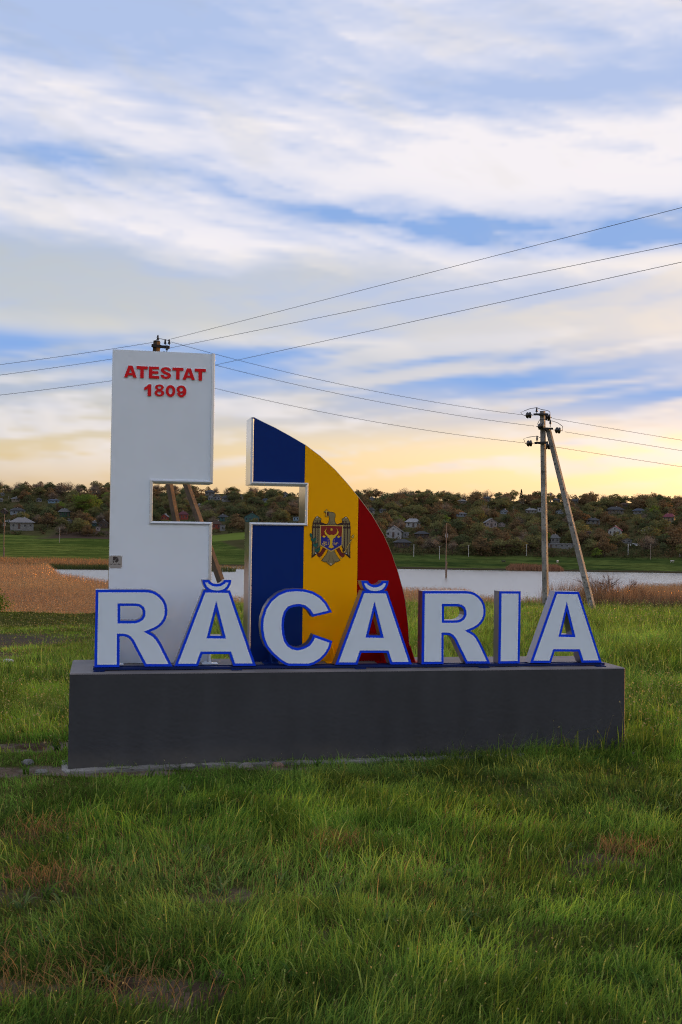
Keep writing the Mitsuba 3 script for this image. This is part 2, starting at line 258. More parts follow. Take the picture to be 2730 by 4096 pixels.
E_LINE = [[1.7072,1.5261],[1.7532,1.4318],[1.9557,1.4218],[2.0062,1.5132],[2.0153,1.5349],[1.8142,1.733],[1.815,1.6824],[1.7991,1.7183],[1.8303,1.7189],[1.7771,1.3785],[1.9328,1.3785]]
E_SCREW = [[1.7443,1.6766],[1.9621,1.6763],[1.738,1.4102],[1.9685,1.4118],[1.8537,1.3317]]
HOUSES = [[-181.3,636.4,4.59,2.5,"hip","cream","grey","small cream house with grey hipped roof high at the left edge of the village"],[-189.1,635.6,2.36,1.81,"hip","white","pale","pale roofed house cut off by the left edge, high on the hill"],[-196.1,661.9,2.17,1.88,"gable","grey","grey","tiny grey house just below the skyline at the far left"],[-167.1,590.2,7.09,3.48,"hip","bluewhite","darkgrey","pale blue house with dark grey hipped roof on the left, above the large white roof"],[-142.1,587.1,6.16,4.11,"hip","green","grey","dark green house with grey hipped roof and a white window, left of the white pylon"],[-150.5,539.2,11.78,5.42,"hip","white","pale","large low white house with pale metal roof, lowest on the left"],[-174.7,592.5,4.01,2.59,"gable","brown","brown","dark brown wooden house at the left edge, beside the pale blue house"],[-159.5,634.4,6.38,2.08,"hip","blue","slate","house with bluish slate roof high on the left"],[-168.7,637.8,3.48,1.81,"hip","white","darkgrey","small dark roofed house with a white wall strip, left of the slate roof"],[-119.2,552.1,2.41,2.53,"hip","teal","grey","teal house beside the grey shed roof near the white pylon"],[-113.9,548.9,5.16,3.6,"gable","brown","grey","shed with wide weathered grey roof touching the left edge of the white pylon"],[-133.2,559.8,3.3,2.08,"gable","white","darkgrey","small dark gabled house in the middle of the left slope"],[-114.4,538.9,2.0,1.88,"flat","pinkwhite","pale","tiny pinkish white shed at the edge of the ploughed strip"],[-88.8,577.0,3.78,2.9,"gable","red","pale","small red house with white gable seen through the notch"],[-80.0,580.4,5.45,3.93,"hip","red","darkred","red house with dark red hipped roof between the two braces in the notch"],[-77.9,678.3,6.08,3.26,"hip","grey","darkgrey","house with dark hipped roof on the skyline inside the notch"],[-74.9,656.7,3.44,2.58,"hip","bluewhite","grey","small pale house under the skyline house in the notch"],[-71.2,658.9,4.18,3.17,"gable","white","darkgrey","white house with dark gable, next to the small pale house in the notch"],[-65.7,652.5,4.85,3.56,"hip","white","darkgrey","white two window house with dark roof in the gap between pylon and flag"],[-58.3,668.1,3.36,2.34,"gable","white","grey","small white gabled house just left of the flag panel"],[-59.2,574.7,5.27,3.14,"hip","teal","darkgrey","teal house with one white end wall in the gap between pylon and flag"],[-59.7,548.9,4.8,4.08,"hip","red","brown","brown roofed house with red walls beside the right edge of the pylon"],[-55.8,540.1,2.6,2.83,"flat","white","pale","white garage in front of the brown roofed red house"],[-43.7,561.0,8.09,4.66,"gable","teal","brown","wide house with brown roof and teal wall in the notch of the flag"],[-34.1,697.4,4.42,3.51,"gable","grey","darkgrey","steep dark gable on the skyline in the notch of the flag"],[-42.9,649.3,3.41,2.41,"hip","bluewhite","slate","small slate roofed house high in the notch of the flag"],[-21.8,553.6,2.78,2.18,"flat","blue","grey","small light blue house at the right end of the flag notch"],[-77.4,626.2,3.28,2.05,"hip","cream","grey","small cream house right of the second brace in the notch"],[15.2,587.3,3.98,3.34,"hip","white","darkgrey","white house with dark hipped roof cut by the curved red edge"],[21.9,593.7,3.89,2.21,"hip","white","darkgrey","white walled house with three dark windows right of the red edge"],[34.0,539.8,7.55,4.01,"hip","white","pale","white two storey house with pale hipped roof above the water pole"],[23.3,499.2,7.53,5.13,"gable","greywhite","darkgrey","grey white house with big dark gable roof and three windows"],[28.4,499.6,2.62,2.51,"flat","greywhite","pale","pale garage with dark door beside the big gabled house"],[35.5,500.0,6.12,2.84,"hip","brown","darkgrey","low dark house right of the pale garage"],[25.6,474.1,6.63,3.32,"hip","brown","darkgrey","long dark roofed barn below the big gabled house"],[69.3,657.5,5.03,2.3,"hip","cream","pale","house with pale hipped roof high on the hill, left of the spruce"],[61.0,581.0,5.46,2.16,"hip","bluewhite","grey","low pale blue house half hidden by rust trees"],[17.9,668.5,3.07,1.9,"hip","grey","grey","small grey roof right of the top of the red field"],[86.0,676.0,5.61,2.95,"hip","grey","darkgrey","dark hipped roof on the skyline left of the spruce"],[102.4,615.1,5.91,2.55,"hip","white","pale","house with bright pale hipped roof just left of the right concrete pole"],[107.6,618.6,2.43,2.43,"flat","white","grey","small white block beside the bright pale roof"],[105.8,669.4,3.07,1.9,"gable","cream","pale","pale gabled roof right below the spruce"],[71.1,543.5,6.18,3.92,"gable","pinkwhite","pale","pinkish white gabled house above the large rust tree"],[76.9,546.2,3.7,2.03,"gable","pinkwhite","pale","low pinkish house right of the pinkish white gabled house"],[86.3,604.6,3.7,2.64,"gable","bluewhite","slate","house with slate blue roof between rust trees"],[91.9,490.9,4.29,3.65,"hip","grey","grey","grey roofed house right behind the foot of the right concrete pole"],[92.4,479.4,9.43,1.68,"flat","white","pale","long low white farm building right of the concrete pole"],[138.6,675.3,6.35,2.51,"hip","greywhite","darkgrey","grey white house right of the top of the leaning brace"],[117.5,613.8,4.69,2.01,"gable","bluewhite","darkgrey","small house with a lit white porch between pole and brace"],[127.2,676.0,4.73,2.66,"hip","grey","darkgrey","dark roof on the skyline between pole and brace"],[146.9,612.8,9.11,3.75,"hip","stone","darkgrey","long old stone building on the upper right slope"],[158.7,608.8,6.25,2.93,"hip","grey","slate","slate roofed house with a tall pole behind its ridge"],[164.6,573.2,6.14,4.13,"hip","cream","magenta","cream house with magenta red roof near the right edge"],[123.7,561.0,7.36,2.7,"hip","white","darkgrey","long white house with dark roof and several windows"],[124.8,520.0,6.36,4.32,"gable","white","magenta","white gabled house with dark red roof on the right slope"],[141.2,523.7,6.52,3.09,"hip","palegreen","grey","pale green house with grey roof and white framed window"],[112.8,521.7,2.96,2.17,"hip","brown","brown","house with rounded brown roof among rust trees on the right"],[124.5,497.7,4.89,2.07,"gable","grey","grey","pair of low grey sheds above the white car"],[161.2,651.3,4.27,2.42,"hip","brown","brown","brown roof above the long old stone building"]]
SMALL_POLES = [[28.8,448.4,4.9],[38.3,441.5,5.21],[50.6,451.3,4.63],[74.0,455.2,4.77],[104.3,459.7,5.22],[115.1,457.5,5.2],[122.4,451.1,6.21],[135.8,457.3,5.2],[21.1,500.8,4.27],[73.9,498.6,3.49],[62.5,511.8,2.91],[86.8,524.3,2.75],[106.6,499.9,2.95],[120.5,564.6,2.59],[165.9,636.8,2.92],[-120.4,490.1,6.32],[-159.3,575.7,3.4],[-152.0,609.5,2.93],[98.8,520.7,2.39],[93.7,621.6,2.45],[123.7,564.7,2.47],[80.1,622.2,2.31],[-187.8,645.6,1.69],[84.6,627.9,2.2],[169.4,630.6,2.76],[-98.4,621.0,2.44]]
WATER_POLE = [32.3,350.0,16.6]
LEFT_POLE_FAR = [-123.7,420.0,16.8]
TREES = [[105.9,672.2,8.2,"spruce"],[-131.2,588.8,12.5,"willow"],[-133.4,614.8,8.5,"bright"],[-132.6,645.2,5.5,"bright"],[65.2,482.3,8.2,"rust"],[61.5,483.6,7.0,"rust"],[69.7,484.4,7.2,"rust"],[86.1,564.9,7.0,"rust"],[110.8,491.2,7.5,"rust"],[112.4,477.6,6.5,"rust"],[114.8,474.4,8.0,"olive"],[132.8,491.5,8.6,"olive"],[145.7,514.4,9.0,"olive"],[140.4,484.2,8.0,"rust"],[159.7,582.2,7.0,"bright"],[154.8,578.1,6.5,"dark"],[27.9,541.4,5.5,"bright"],[23.3,531.0,4.0,"bright"],[58.5,528.8,7.0,"rust"],[46.8,502.4,5.5,"rust"],[40.3,483.0,4.0,"bright"],[-122.8,546.0,7.5,"rust"],[-140.0,545.8,7.5,"rust"],[-157.8,584.9,6.5,"dark"],[-150.4,590.8,6.5,"dark"],[102.5,485.4,7.0,"rust"],[92.2,664.7,6.5,"olive"],[-212.4,689.1,6.08,"bare"],[-211.8,682.9,6.27,"bare"],[-206.5,671.6,6.64,"bare"],[-205.5,688.4,7.29,"bare"],[-199.1,678.1,5.21,"dark"],[-195.1,673.1,5.05,"bare"],[-193.3,683.6,7.0,"bare"],[-190.7,670.6,6.12,"bare"],[-188.1,678.2,4.64,"dark"],[-185.6,690.1,5.7,"rust"],[-181.8,690.6,7.41,"rust"],[-179.4,679.6,6.62,"bare"],[-175.8,683.2,5.27,"dark"],[-169.0,674.5,5.18,"dark"],[-166.1,674.9,6.74,"rust"],[-162.8,681.2,7.58,"bare"],[-158.6,687.7,6.26,"bare"],[-154.0,677.4,5.81,"dark"],[-152.7,664.0,6.49,"bare"],[-148.3,690.2,7.57,"olive"],[-145.7,669.3,5.07,"bare"],[-145.1,675.3,7.09,"bare"],[-140.8,667.9,5.37,"rust"],[-137.8,677.8,7.19,"dark"],[-135.3,671.8,4.77,"bare"],[-133.1,664.1,7.38,"olive"],[-129.4,688.9,5.96,"bare"],[-125.3,682.7,6.98,"bare"],[-123.2,675.2,6.81,"bare"],[-120.0,678.0,4.62,"dark"],[-118.8,665.1,5.24,"dark"],[-116.2,669.7,6.4,"rust"],[-112.4,688.8,5.7,"bare"],[-108.5,675.7,7.42,"bare"],[-104.0,687.1,6.12,"dark"],[-100.2,684.3,5.55,"rust"],[-98.7,677.8,6.19,"bare"],[-93.5,677.4,4.66,"bare"],[-88.5,678.7,6.08,"olive"],[-80.6,690.7,5.38,"rust"],[-75.2,688.1,5.35,"bare"],[-68.3,678.0,5.42,"bare"],[-64.2,677.7,5.2,"bare"],[-63.3,684.5,5.57,"bare"],[-53.6,675.7,7.54,"bare"],[-51.8,688.9,7.36,"bare"],[-47.0,666.8,5.79,"olive"],[-45.7,685.9,6.12,"rust"],[-41.5,666.9,7.07,"olive"],[-39.7,677.5,5.72,"bare"],[-28.8,664.7,5.0,"dark"],[-23.5,674.5,4.94,"rust"],[-21.1,675.5,4.8,"rust"],[-18.5,690.0,5.38,"bare"],[-17.0,677.4,7.45,"dark"],[-13.2,666.0,5.15,"rust"],[-9.7,675.3,5.17,"dark"],[-3.7,683.1,5.92,"bare"],[-2.1,665.9,7.44,"bare"],[1.4,678.1,6.3,"rust"],[3.4,686.5,5.55,"olive"],[7.0,688.8,5.02,"bare"],[9.8,685.9,6.02,"rust"],[16.7,673.6,5.79,"olive"],[17.1,686.0,7.47,"bare"],[20.6,683.0,6.57,"rust"],[24.0,669.3,4.81,"bare"],[31.2,670.8,4.77,"dark"],[34.4,665.7,7.05,"bare"],[37.3,664.4,5.39,"dark"],[38.0,680.4,7.52,"bare"],[42.0,674.3,5.44,"rust"],[46.2,684.6,6.39,"olive"],[48.5,666.3,6.07,"olive"],[49.8,682.3,5.51,"dark"],[52.1,678.4,5.15,"bare"],[57.5,671.1,6.36,"olive"],[61.6,686.4,6.35,"rust"],[63.8,680.4,6.16,"bare"],[68.6,678.6,4.83,"dark"],[72.3,670.0,5.37,"bare"],[76.0,665.1,5.06,"bare"],[80.9,686.2,7.35,"bare"],[81.1,676.3,6.17,"dark"],[88.1,689.1,7.33,"bare"],[95.0,682.5,4.66,"bare"],[96.7,669.3,6.25,"rust"],[100.0,685.8,5.32,"rust"],[102.9,682.2,7.44,"olive"],[109.9,687.0,4.87,"dark"],[114.3,672.6,5.87,"rust"],[117.9,670.0,5.28,"olive"],[124.1,690.3,5.83,"olive"],[125.6,686.0,5.97,"rust"],[131.9,690.8,6.33,"dark"],[140.0,684.7,5.3,"rust"],[144.8,678.9,5.11,"bare"],[147.0,687.6,6.23,"bare"],[147.9,678.6,6.31,"olive"],[152.7,691.7,5.93,"bare"],[158.3,690.8,6.2,"bare"],[160.8,665.2,6.49,"dark"],[163.5,666.5,4.79,"dark"],[168.4,689.0,5.27,"bare"],[173.1,679.1,4.95,"rust"],[176.3,677.4,6.99,"bare"],[179.4,676.7,5.8,"bare"],[179.7,687.0,5.04,"olive"],[183.6,675.3,5.32,"bare"],[187.3,675.7,5.33,"olive"],[190.3,683.9,5.87,"olive"],[191.6,676.9,5.67,"bare"],[196.8,672.2,5.52,"rust"],[201.9,675.2,4.67,"olive"],[204.1,689.9,5.94,"bare"],[208.0,671.7,5.96,"bare"],[74.9,628.4,8.53,"rust"],[37.5,574.7,5.93,"olive"],[77.3,465.9,7.32,"olive"],[104.6,503.4,8.34,"olive"],[-97.3,630.3,6.22,"olive"],[-35.3,628.8,5.45,"olive"],[17.7,455.5,5.14,"olive"],[153.7,499.3,6.26,"dark"],[9.1,635.8,8.12,"dark"],[-141.5,637.2,8.21,"rust"],[70.6,478.4,6.08,"dark"],[-102.3,576.6,8.25,"rust"],[189.8,611.7,6.2,"dark"],[-128.1,627.6,6.27,"rust"],[129.8,580.0,5.45,"rust"],[87.2,510.2,6.86,"rust"],[-179.2,580.5,5.1,"rust"],[148.7,519.3,6.07,"bare"],[117.0,663.8,8.37,"olive"],[-154.2,551.8,6.49,"olive"],[90.6,542.6,6.67,"olive"],[188.9,658.5,6.2,"rust"],[-151.9,594.4,3.65,"bright"],[23.8,515.2,5.8,"bare"],[-51.2,544.6,6.86,"dark"],[48.4,634.5,7.6,"rust"],[50.4,455.6,5.49,"olive"],[112.0,624.3,5.3,"bare"],[103.2,571.5,5.88,"rust"],[139.5,459.5,3.51,"bright"],[-118.0,608.1,8.29,"olive"],[44.1,481.6,5.26,"rust"],[-181.0,584.8,5.19,"olive"],[16.4,505.2,6.89,"rust"],[73.6,464.4,6.44,"bare"],[8.8,463.7,5.77,"rust"],[-103.4,598.5,6.43,"rust"],[-116.3,556.1,6.67,"bare"],[91.7,512.9,6.92,"dark"],[140.6,540.9,7.36,"olive"],[-128.3,575.8,5.03,"bright"],[-172.5,654.5,6.52,"olive"],[-160.5,533.4,6.67,"rust"],[116.0,558.1,7.24,"rust"],[146.5,504.8,7.49,"rust"],[40.1,478.9,5.01,"bare"],[100.6,553.5,7.33,"dark"],[139.0,649.5,8.43,"rust"],[-82.4,624.3,8.29,"bare"],[141.6,473.6,5.62,"dark"],[130.0,573.9,5.97,"olive"],[89.3,497.9,7.04,"rust"],[143.0,671.6,6.15,"olive"],[-88.9,650.0,6.67,"dark"],[30.1,617.0,8.28,"rust"],[142.5,467.5,6.07,"rust"],[25.5,574.2,8.54,"olive"],[-190.8,628.9,7.01,"olive"],[187.2,607.6,6.98,"olive"],[-171.2,555.2,8.11,"olive"],[-202.2,663.8,5.7,"olive"],[59.2,537.0,3.92,"bright"],[90.6,652.3,7.82,"dark"],[-112.2,565.0,7.5,"rust"],[75.4,646.2,8.12,"rust"],[31.9,594.8,7.47,"olive"],[-91.7,667.0,6.1,"olive"],[61.2,631.1,7.7,"olive"],[-119.1,654.6,6.4,"olive"],[137.6,613.1,7.39,"olive"],[147.2,535.5,5.7,"olive"],[65.5,552.1,8.23,"olive"],[-90.7,628.1,7.17,"olive"],[-136.5,596.4,7.25,"olive"],[-82.1,643.6,5.5,"rust"],[145.8,475.1,7.74,"olive"],[103.6,472.4,5.09,"olive"],[113.2,633.7,6.91,"dark"],[131.4,465.7,5.05,"dark"],[48.9,616.7,7.73,"olive"],[112.3,662.5,8.07,"rust"],[-20.7,594.6,8.09,"bare"],[-126.7,605.6,5.68,"dark"],[-103.1,569.9,5.38,"dark"],[130.1,544.4,5.94,"rust"],[-51.7,580.3,8.27,"dark"],[-157.9,553.3,5.02,"rust"],[-111.0,623.5,7.65,"rust"],[92.4,641.6,8.19,"bare"],[110.5,527.2,6.47,"olive"],[-129.0,667.7,5.06,"rust"],[-105.6,606.7,7.9,"rust"],[129.5,525.2,6.14,"rust"],[-26.8,540.0,6.12,"olive"],[78.6,486.9,6.55,"rust"],[-117.6,570.4,7.21,"dark"],[160.8,591.9,5.27,"rust"],[173.6,654.6,7.25,"rust"],[-151.5,556.7,5.99,"dark"],[-127.7,636.3,7.43,"olive"],[47.9,567.1,8.51,"rust"],[-29.1,577.6,7.98,"dark"],[181.5,612.8,7.34,"bare"],[81.6,485.6,6.55,"dark"],[-143.8,563.7,7.19,"dark"],[-32.0,567.2,6.85,"rust"],[-49.0,633.5,5.04,"dark"],[80.2,522.0,7.36,"rust"],[108.8,549.2,5.55,"bare"],[-25.9,622.2,6.53,"rust"],[-39.5,616.8,4.03,"bright"],[77.0,575.5,5.64,"rust"],[-135.2,652.0,7.03,"rust"],[199.2,653.8,7.0,"bare"],[-99.6,594.7,6.49,"olive"],[-107.5,584.7,8.59,"bare"],[-147.2,554.7,5.14,"bare"],[185.9,649.6,6.18,"olive"],[-72.1,567.3,7.63,"bare"],[-139.9,656.6,6.16,"bare"],[114.7,567.6,7.72,"olive"],[153.9,517.5,4.49,"bright"],[151.7,532.8,5.21,"dark"],[36.2,580.2,6.22,"olive"],[108.5,596.7,6.35,"rust"],[-68.5,604.1,7.81,"dark"],[84.4,540.8,6.26,"bare"],[164.2,549.5,7.63,"dark"],[171.2,560.7,4.93,"bright"],[-26.1,595.3,5.15,"rust"],[164.1,599.4,7.32,"olive"],[19.3,536.4,5.04,"rust"],[-71.1,561.2,5.03,"olive"],[139.5,562.7,5.2,"olive"],[138.0,461.8,3.99,"bright"],[36.9,616.2,6.5,"olive"],[-162.7,662.2,8.03,"bare"],[-165.4,649.0,7.06,"rust"],[-63.0,667.9,7.46,"olive"],[-97.0,661.3,5.3,"rust"],[178.4,595.9,6.79,"olive"],[116.4,619.8,6.63,"olive"],[-112.7,646.0,7.13,"dark"],[142.3,499.4,4.19,"bright"],[-57.2,589.6,5.72,"dark"],[-51.0,592.7,6.48,"olive"],[40.8,641.9,5.52,"rust"],[-123.2,575.6,6.98,"olive"],[84.9,546.7,7.09,"olive"],[39.4,536.7,6.05,"olive"],[-87.6,614.4,8.33,"dark"],[-168.7,597.7,5.16,"rust"],[41.1,668.8,6.0,"dark"],[-165.0,607.4,5.51,"dark"],[35.9,461.6,6.94,"bare"],[-151.0,584.4,4.2,"bright"],[-16.6,605.4,5.39,"olive"],[38.1,654.3,5.34,"dark"],[34.9,510.9,5.06,"rust"],[-83.4,653.4,8.21,"rust"],[169.9,638.3,7.18,"olive"],[60.4,498.8,7.95,"olive"],[-113.1,558.0,7.52,"rust"],[42.0,496.1,6.18,"dark"],[-26.4,611.8,7.3,"olive"],[-109.8,595.5,6.05,"rust"],[135.9,454.4,6.1,"olive"],[-60.9,587.6,5.46,"rust"],[144.4,621.3,8.58,"olive"],[-97.3,553.5,8.11,"rust"],[-127.2,647.2,6.78,"bare"],[27.7,522.4,5.37,"bare"],[107.9,653.0,5.82,"rust"],[10.9,455.2,8.38,"dark"],[67.7,564.1,8.43,"olive"],[75.2,616.2,6.61,"dark"],[-79.3,613.7,4.42,"bright"],[78.1,497.5,6.65,"olive"],[9.7,565.1,7.86,"rust"],[51.7,508.1,8.51,"dark"],[150.3,624.4,6.2,"rust"],[61.2,654.7,7.26,"dark"],[152.6,638.8,6.76,"olive"],[13.8,597.5,5.79,"rust"],[-20.5,604.9,5.34,"dark"],[-97.1,536.4,5.45,"olive"],[32.7,472.0,5.15,"rust"],[36.1,549.4,5.71,"rust"],[-176.3,635.7,7.12,"rust"],[14.6,469.8,7.29,"olive"],[110.2,607.5,5.73,"olive"],[-127.2,557.2,6.79,"rust"],[50.9,671.1,7.6,"dark"],[-148.1,635.4,6.79,"olive"],[9.0,551.0,6.09,"olive"],[-92.4,609.9,5.04,"rust"],[-201.1,669.4,5.77,"olive"],[-145.1,617.8,7.75,"olive"],[203.0,663.2,7.44,"olive"],[52.0,605.2,5.21,"rust"],[33.3,630.1,7.73,"rust"],[-36.1,605.4,6.95,"olive"],[106.3,648.1,7.3,"rust"],[122.7,572.6,5.18,"dark"],[101.6,453.7,4.12,"bright"],[12.6,510.4,7.75,"rust"],[-49.1,535.5,8.32,"rust"],[100.0,517.7,7.5,"dark"],[157.4,657.7,7.28,"olive"],[130.7,606.0,6.49,"olive"],[90.1,624.9,7.81,"olive"],[-69.9,521.8,7.61,"dark"],[-109.0,558.8,8.03,"rust"],[70.8,458.3,7.34,"olive"],[85.7,518.6,6.67,"olive"],[67.2,466.1,8.1,"rust"],[173.3,615.5,7.73,"rust"],[28.9,591.6,6.64,"bare"],[51.8,644.1,5.87,"rust"],[-40.7,522.9,5.25,"dark"],[-147.1,604.7,4.76,"bright"],[130.3,586.5,6.15,"olive"],[160.7,623.1,7.02,"rust"],[-153.2,587.3,5.55,"olive"],[33.8,612.1,5.41,"rust"],[166.4,639.9,6.22,"rust"],[183.0,589.7,6.39,"bare"],[26.7,561.2,5.79,"olive"],[149.8,563.1,5.28,"bare"],[38.4,564.1,8.41,"olive"],[-101.7,614.0,8.57,"dark"],[105.1,522.0,5.72,"bare"],[47.3,475.2,7.07,"rust"],[-71.4,610.6,5.87,"bright"],[170.3,625.1,7.66,"olive"],[43.1,577.8,6.93,"rust"],[-105.1,615.1,5.08,"olive"],[63.5,458.2,6.7,"olive"],[173.7,568.6,7.66,"dark"],[167.2,544.0,8.32,"rust"],[-98.1,648.9,5.93,"dark"],[102.2,462.6,5.84,"olive"],[84.3,635.9,5.83,"olive"],[40.4,658.7,6.81,"bare"],[176.4,660.3,7.14,"olive"],[-19.2,611.2,7.57,"olive"],[153.1,560.5,5.54,"dark"],[51.1,610.9,5.87,"olive"],[167.5,629.6,8.07,"rust"],[168.1,583.4,6.7,"rust"],[-61.0,650.9,6.84,"dark"],[186.4,629.8,8.12,"rust"],[-83.3,603.4,8.59,"olive"],[126.7,627.3,5.62,"rust"],[-185.2,652.7,5.1,"olive"],[17.3,492.2,5.25,"olive"],[80.4,552.8,5.63,"dark"],[53.3,582.1,7.64,"bare"],[75.9,493.7,6.13,"rust"],[99.8,528.3,6.58,"olive"],[-19.3,588.8,6.75,"olive"],[46.7,541.9,6.76,"olive"],[-128.1,525.7,5.48,"bare"],[-169.1,663.0,8.46,"dark"],[-35.0,592.7,5.5,"rust"],[87.5,490.4,5.77,"bright"],[-167.0,539.1,7.1,"rust"],[20.0,600.5,7.1,"olive"],[-127.3,621.7,6.72,"olive"],[-185.3,671.4,7.55,"rust"],[-147.3,593.2,6.26,"rust"],[25.1,645.2,7.41,"dark"],[-193.8,638.3,7.42,"olive"],[80.6,466.9,6.81,"olive"],[-68.7,589.1,7.21,"bare"],[76.2,477.3,7.87,"bare"],[25.2,544.1,5.18,"olive"],[-103.2,558.3,6.24,"olive"],[72.9,582.0,7.04,"bare"],[-101.6,651.5,8.45,"rust"],[26.7,530.6,5.82,"bare"],[50.3,550.5,5.36,"bright"],[100.1,490.7,7.48,"olive"],[-152.4,652.3,5.37,"olive"],[50.2,470.8,6.71,"dark"],[136.8,484.0,6.23,"dark"],[-61.9,555.2,6.06,"bare"],[-85.8,630.5,7.94,"olive"],[-141.2,595.2,6.44,"olive"],[-36.9,664.8,6.98,"dark"],[-171.9,564.0,8.4,"dark"],[46.8,510.2,7.64,"dark"],[-99.6,642.2,6.58,"dark"],[7.6,473.6,3.53,"bright"],[144.5,629.3,7.88,"dark"],[-24.8,583.8,8.14,"bare"],[61.6,476.8,8.05,"dark"],[124.6,567.9,5.13,"dark"],[-37.7,635.6,8.35,"dark"],[-108.8,654.2,7.84,"rust"],[46.3,494.8,7.87,"rust"],[-198.0,642.2,7.77,"bare"],[56.0,455.5,8.16,"rust"],[189.1,631.3,3.98,"bright"],[-185.1,662.8,7.5,"dark"],[24.4,553.8,6.77,"olive"],[131.4,482.6,5.71,"bare"],[171.0,599.9,5.12,"olive"],[-91.6,583.5,6.32,"dark"],[150.8,484.4,5.19,"dark"],[108.6,632.6,6.28,"rust"],[-20.7,632.3,5.59,"rust"],[-46.0,581.1,5.86,"olive"],[-172.2,630.8,5.25,"dark"],[86.3,616.5,7.5,"olive"],[185.1,666.3,6.86,"olive"],[-29.8,624.0,5.17,"olive"],[45.9,642.5,7.76,"olive"],[156.7,528.0,5.17,"rust"],[-33.6,621.2,6.18,"rust"],[-97.0,523.3,8.59,"rust"],[108.8,625.9,6.88,"olive"],[-34.8,562.5,6.49,"bare"],[-136.6,585.6,6.25,"olive"],[-160.4,594.4,6.14,"dark"],[54.6,565.8,7.71,"rust"],[13.4,635.2,5.24,"olive"],[10.7,584.9,6.21,"rust"],[27.7,652.8,6.17,"dark"],[151.1,506.4,7.34,"rust"],[-64.9,563.5,7.74,"olive"],[114.2,576.1,5.24,"dark"],[181.8,642.5,5.07,"dark"],[9.0,502.8,8.01,"rust"],[-45.2,524.5,6.08,"rust"],[180.7,605.5,7.74,"rust"],[-122.5,661.1,6.25,"olive"],[7.8,624.0,6.06,"olive"],[-92.4,569.4,5.78,"dark"],[181.3,663.6,8.33,"rust"],[-23.1,568.9,5.4,"rust"],[47.6,550.3,5.53,"rust"],[-45.1,621.9,5.6,"dark"],[127.1,550.1,7.5,"rust"],[-136.7,610.0,5.17,"olive"],[-82.6,589.7,7.15,"olive"],[-136.7,549.3,5.14,"dark"],[115.4,643.2,5.4,"olive"],[-90.7,605.0,8.39,"olive"],[-120.5,527.1,8.09,"olive"],[63.5,540.8,5.44,"dark"],[-81.6,531.6,6.83,"olive"],[11.5,524.1,8.23,"olive"],[33.4,623.2,7.48,"rust"],[20.2,526.8,8.28,"rust"],[-149.8,609.6,4.74,"bright"],[147.3,523.2,4.85,"bright"],[84.8,500.8,6.89,"dark"],[-26.3,569.5,6.23,"rust"],[23.0,625.7,6.64,"dark"],[-104.2,630.3,7.7,"rust"],[-107.7,613.5,4.35,"bright"],[-51.4,645.7,7.57,"olive"],[23.6,605.5,6.03,"rust"],[118.2,574.6,5.47,"rust"],[-39.8,531.5,5.32,"olive"],[-140.4,643.4,5.11,"dark"],[121.1,599.9,8.0,"rust"],[-191.0,615.8,6.93,"dark"],[-188.7,607.9,6.4,"olive"],[-19.7,646.4,5.09,"olive"],[126.5,617.9,5.31,"bare"],[68.3,665.6,6.07,"dark"],[191.7,642.8,6.53,"rust"],[13.5,669.7,6.87,"rust"],[-161.4,640.5,5.55,"bare"],[140.5,640.0,8.47,"rust"],[155.7,566.2,7.35,"dark"],[-125.4,541.7,5.68,"olive"],[129.6,659.8,7.62,"rust"],[42.6,502.5,7.79,"olive"],[-19.5,658.3,7.0,"olive"],[125.0,467.7,8.17,"bare"],[-134.4,604.2,7.29,"olive"],[49.1,556.4,7.53,"dark"],[-93.0,534.1,4.2,"bright"],[31.6,558.3,5.23,"rust"],[46.3,518.2,5.54,"olive"],[90.5,528.1,7.09,"olive"],[-184.4,610.8,5.03,"bare"],[-124.2,609.2,6.04,"rust"],[-131.2,538.2,6.38,"olive"],[-115.6,522.2,5.55,"rust"],[110.1,482.3,7.87,"rust"],[163.2,657.7,6.52,"olive"],[12.0,630.0,6.74,"rust"],[-99.4,562.8,7.57,"dark"],[-201.6,648.0,5.58,"rust"],[145.7,666.6,7.75,"rust"],[41.1,650.0,5.5,"olive"],[35.5,587.0,5.24,"dark"],[-103.3,545.8,7.65,"bare"],[141.8,530.4,7.39,"dark"],[-78.1,637.5,5.56,"olive"],[-29.0,546.5,7.29,"olive"],[145.4,530.5,5.87,"olive"],[33.1,572.6,6.67,"olive"],[72.0,598.5,7.4,"olive"],[105.6,456.8,8.49,"rust"],[154.3,649.7,6.17,"rust"],[176.2,671.3,6.74,"rust"],[17.8,512.5,6.95,"olive"],[45.1,460.3,5.67,"bare"],[139.0,469.1,8.57,"rust"],[182.0,652.2,7.5,"dark"],[-145.5,569.7,7.17,"dark"],[106.9,485.2,5.33,"olive"]]
CAR = [-161.3,556.7]
CAR2 = [125.1,485.9]
GOATS = [[83.3,438.4],[128.5,443.0],[62.2,435.3]]
TOWER = [123.1,672.0]
RP_POST = [[7.184,41.0,5.908],[7.404,41.0,-1.0]]
RP_BRACE = [[7.39,41.0,5.265],[8.827,40.0,-1.025]]
RP_ARMS = [[[6.825,40.8,5.763],[7.348,40.8,5.777]],[[7.07,40.8,5.276],[7.526,40.8,5.26]],[[6.872,40.8,4.737],[7.35,40.8,4.774]]]
RP_STRINGS = [[6.633,40.7,5.72],[7.403,41.2,5.708],[7.07,40.7,5.329],[7.723,40.9,5.215],[6.674,40.7,4.715],[7.433,41.25,4.664]]
RP_PINS = [[6.938,40.8,5.794],[7.429,40.8,5.361],[6.963,40.8,4.773]]
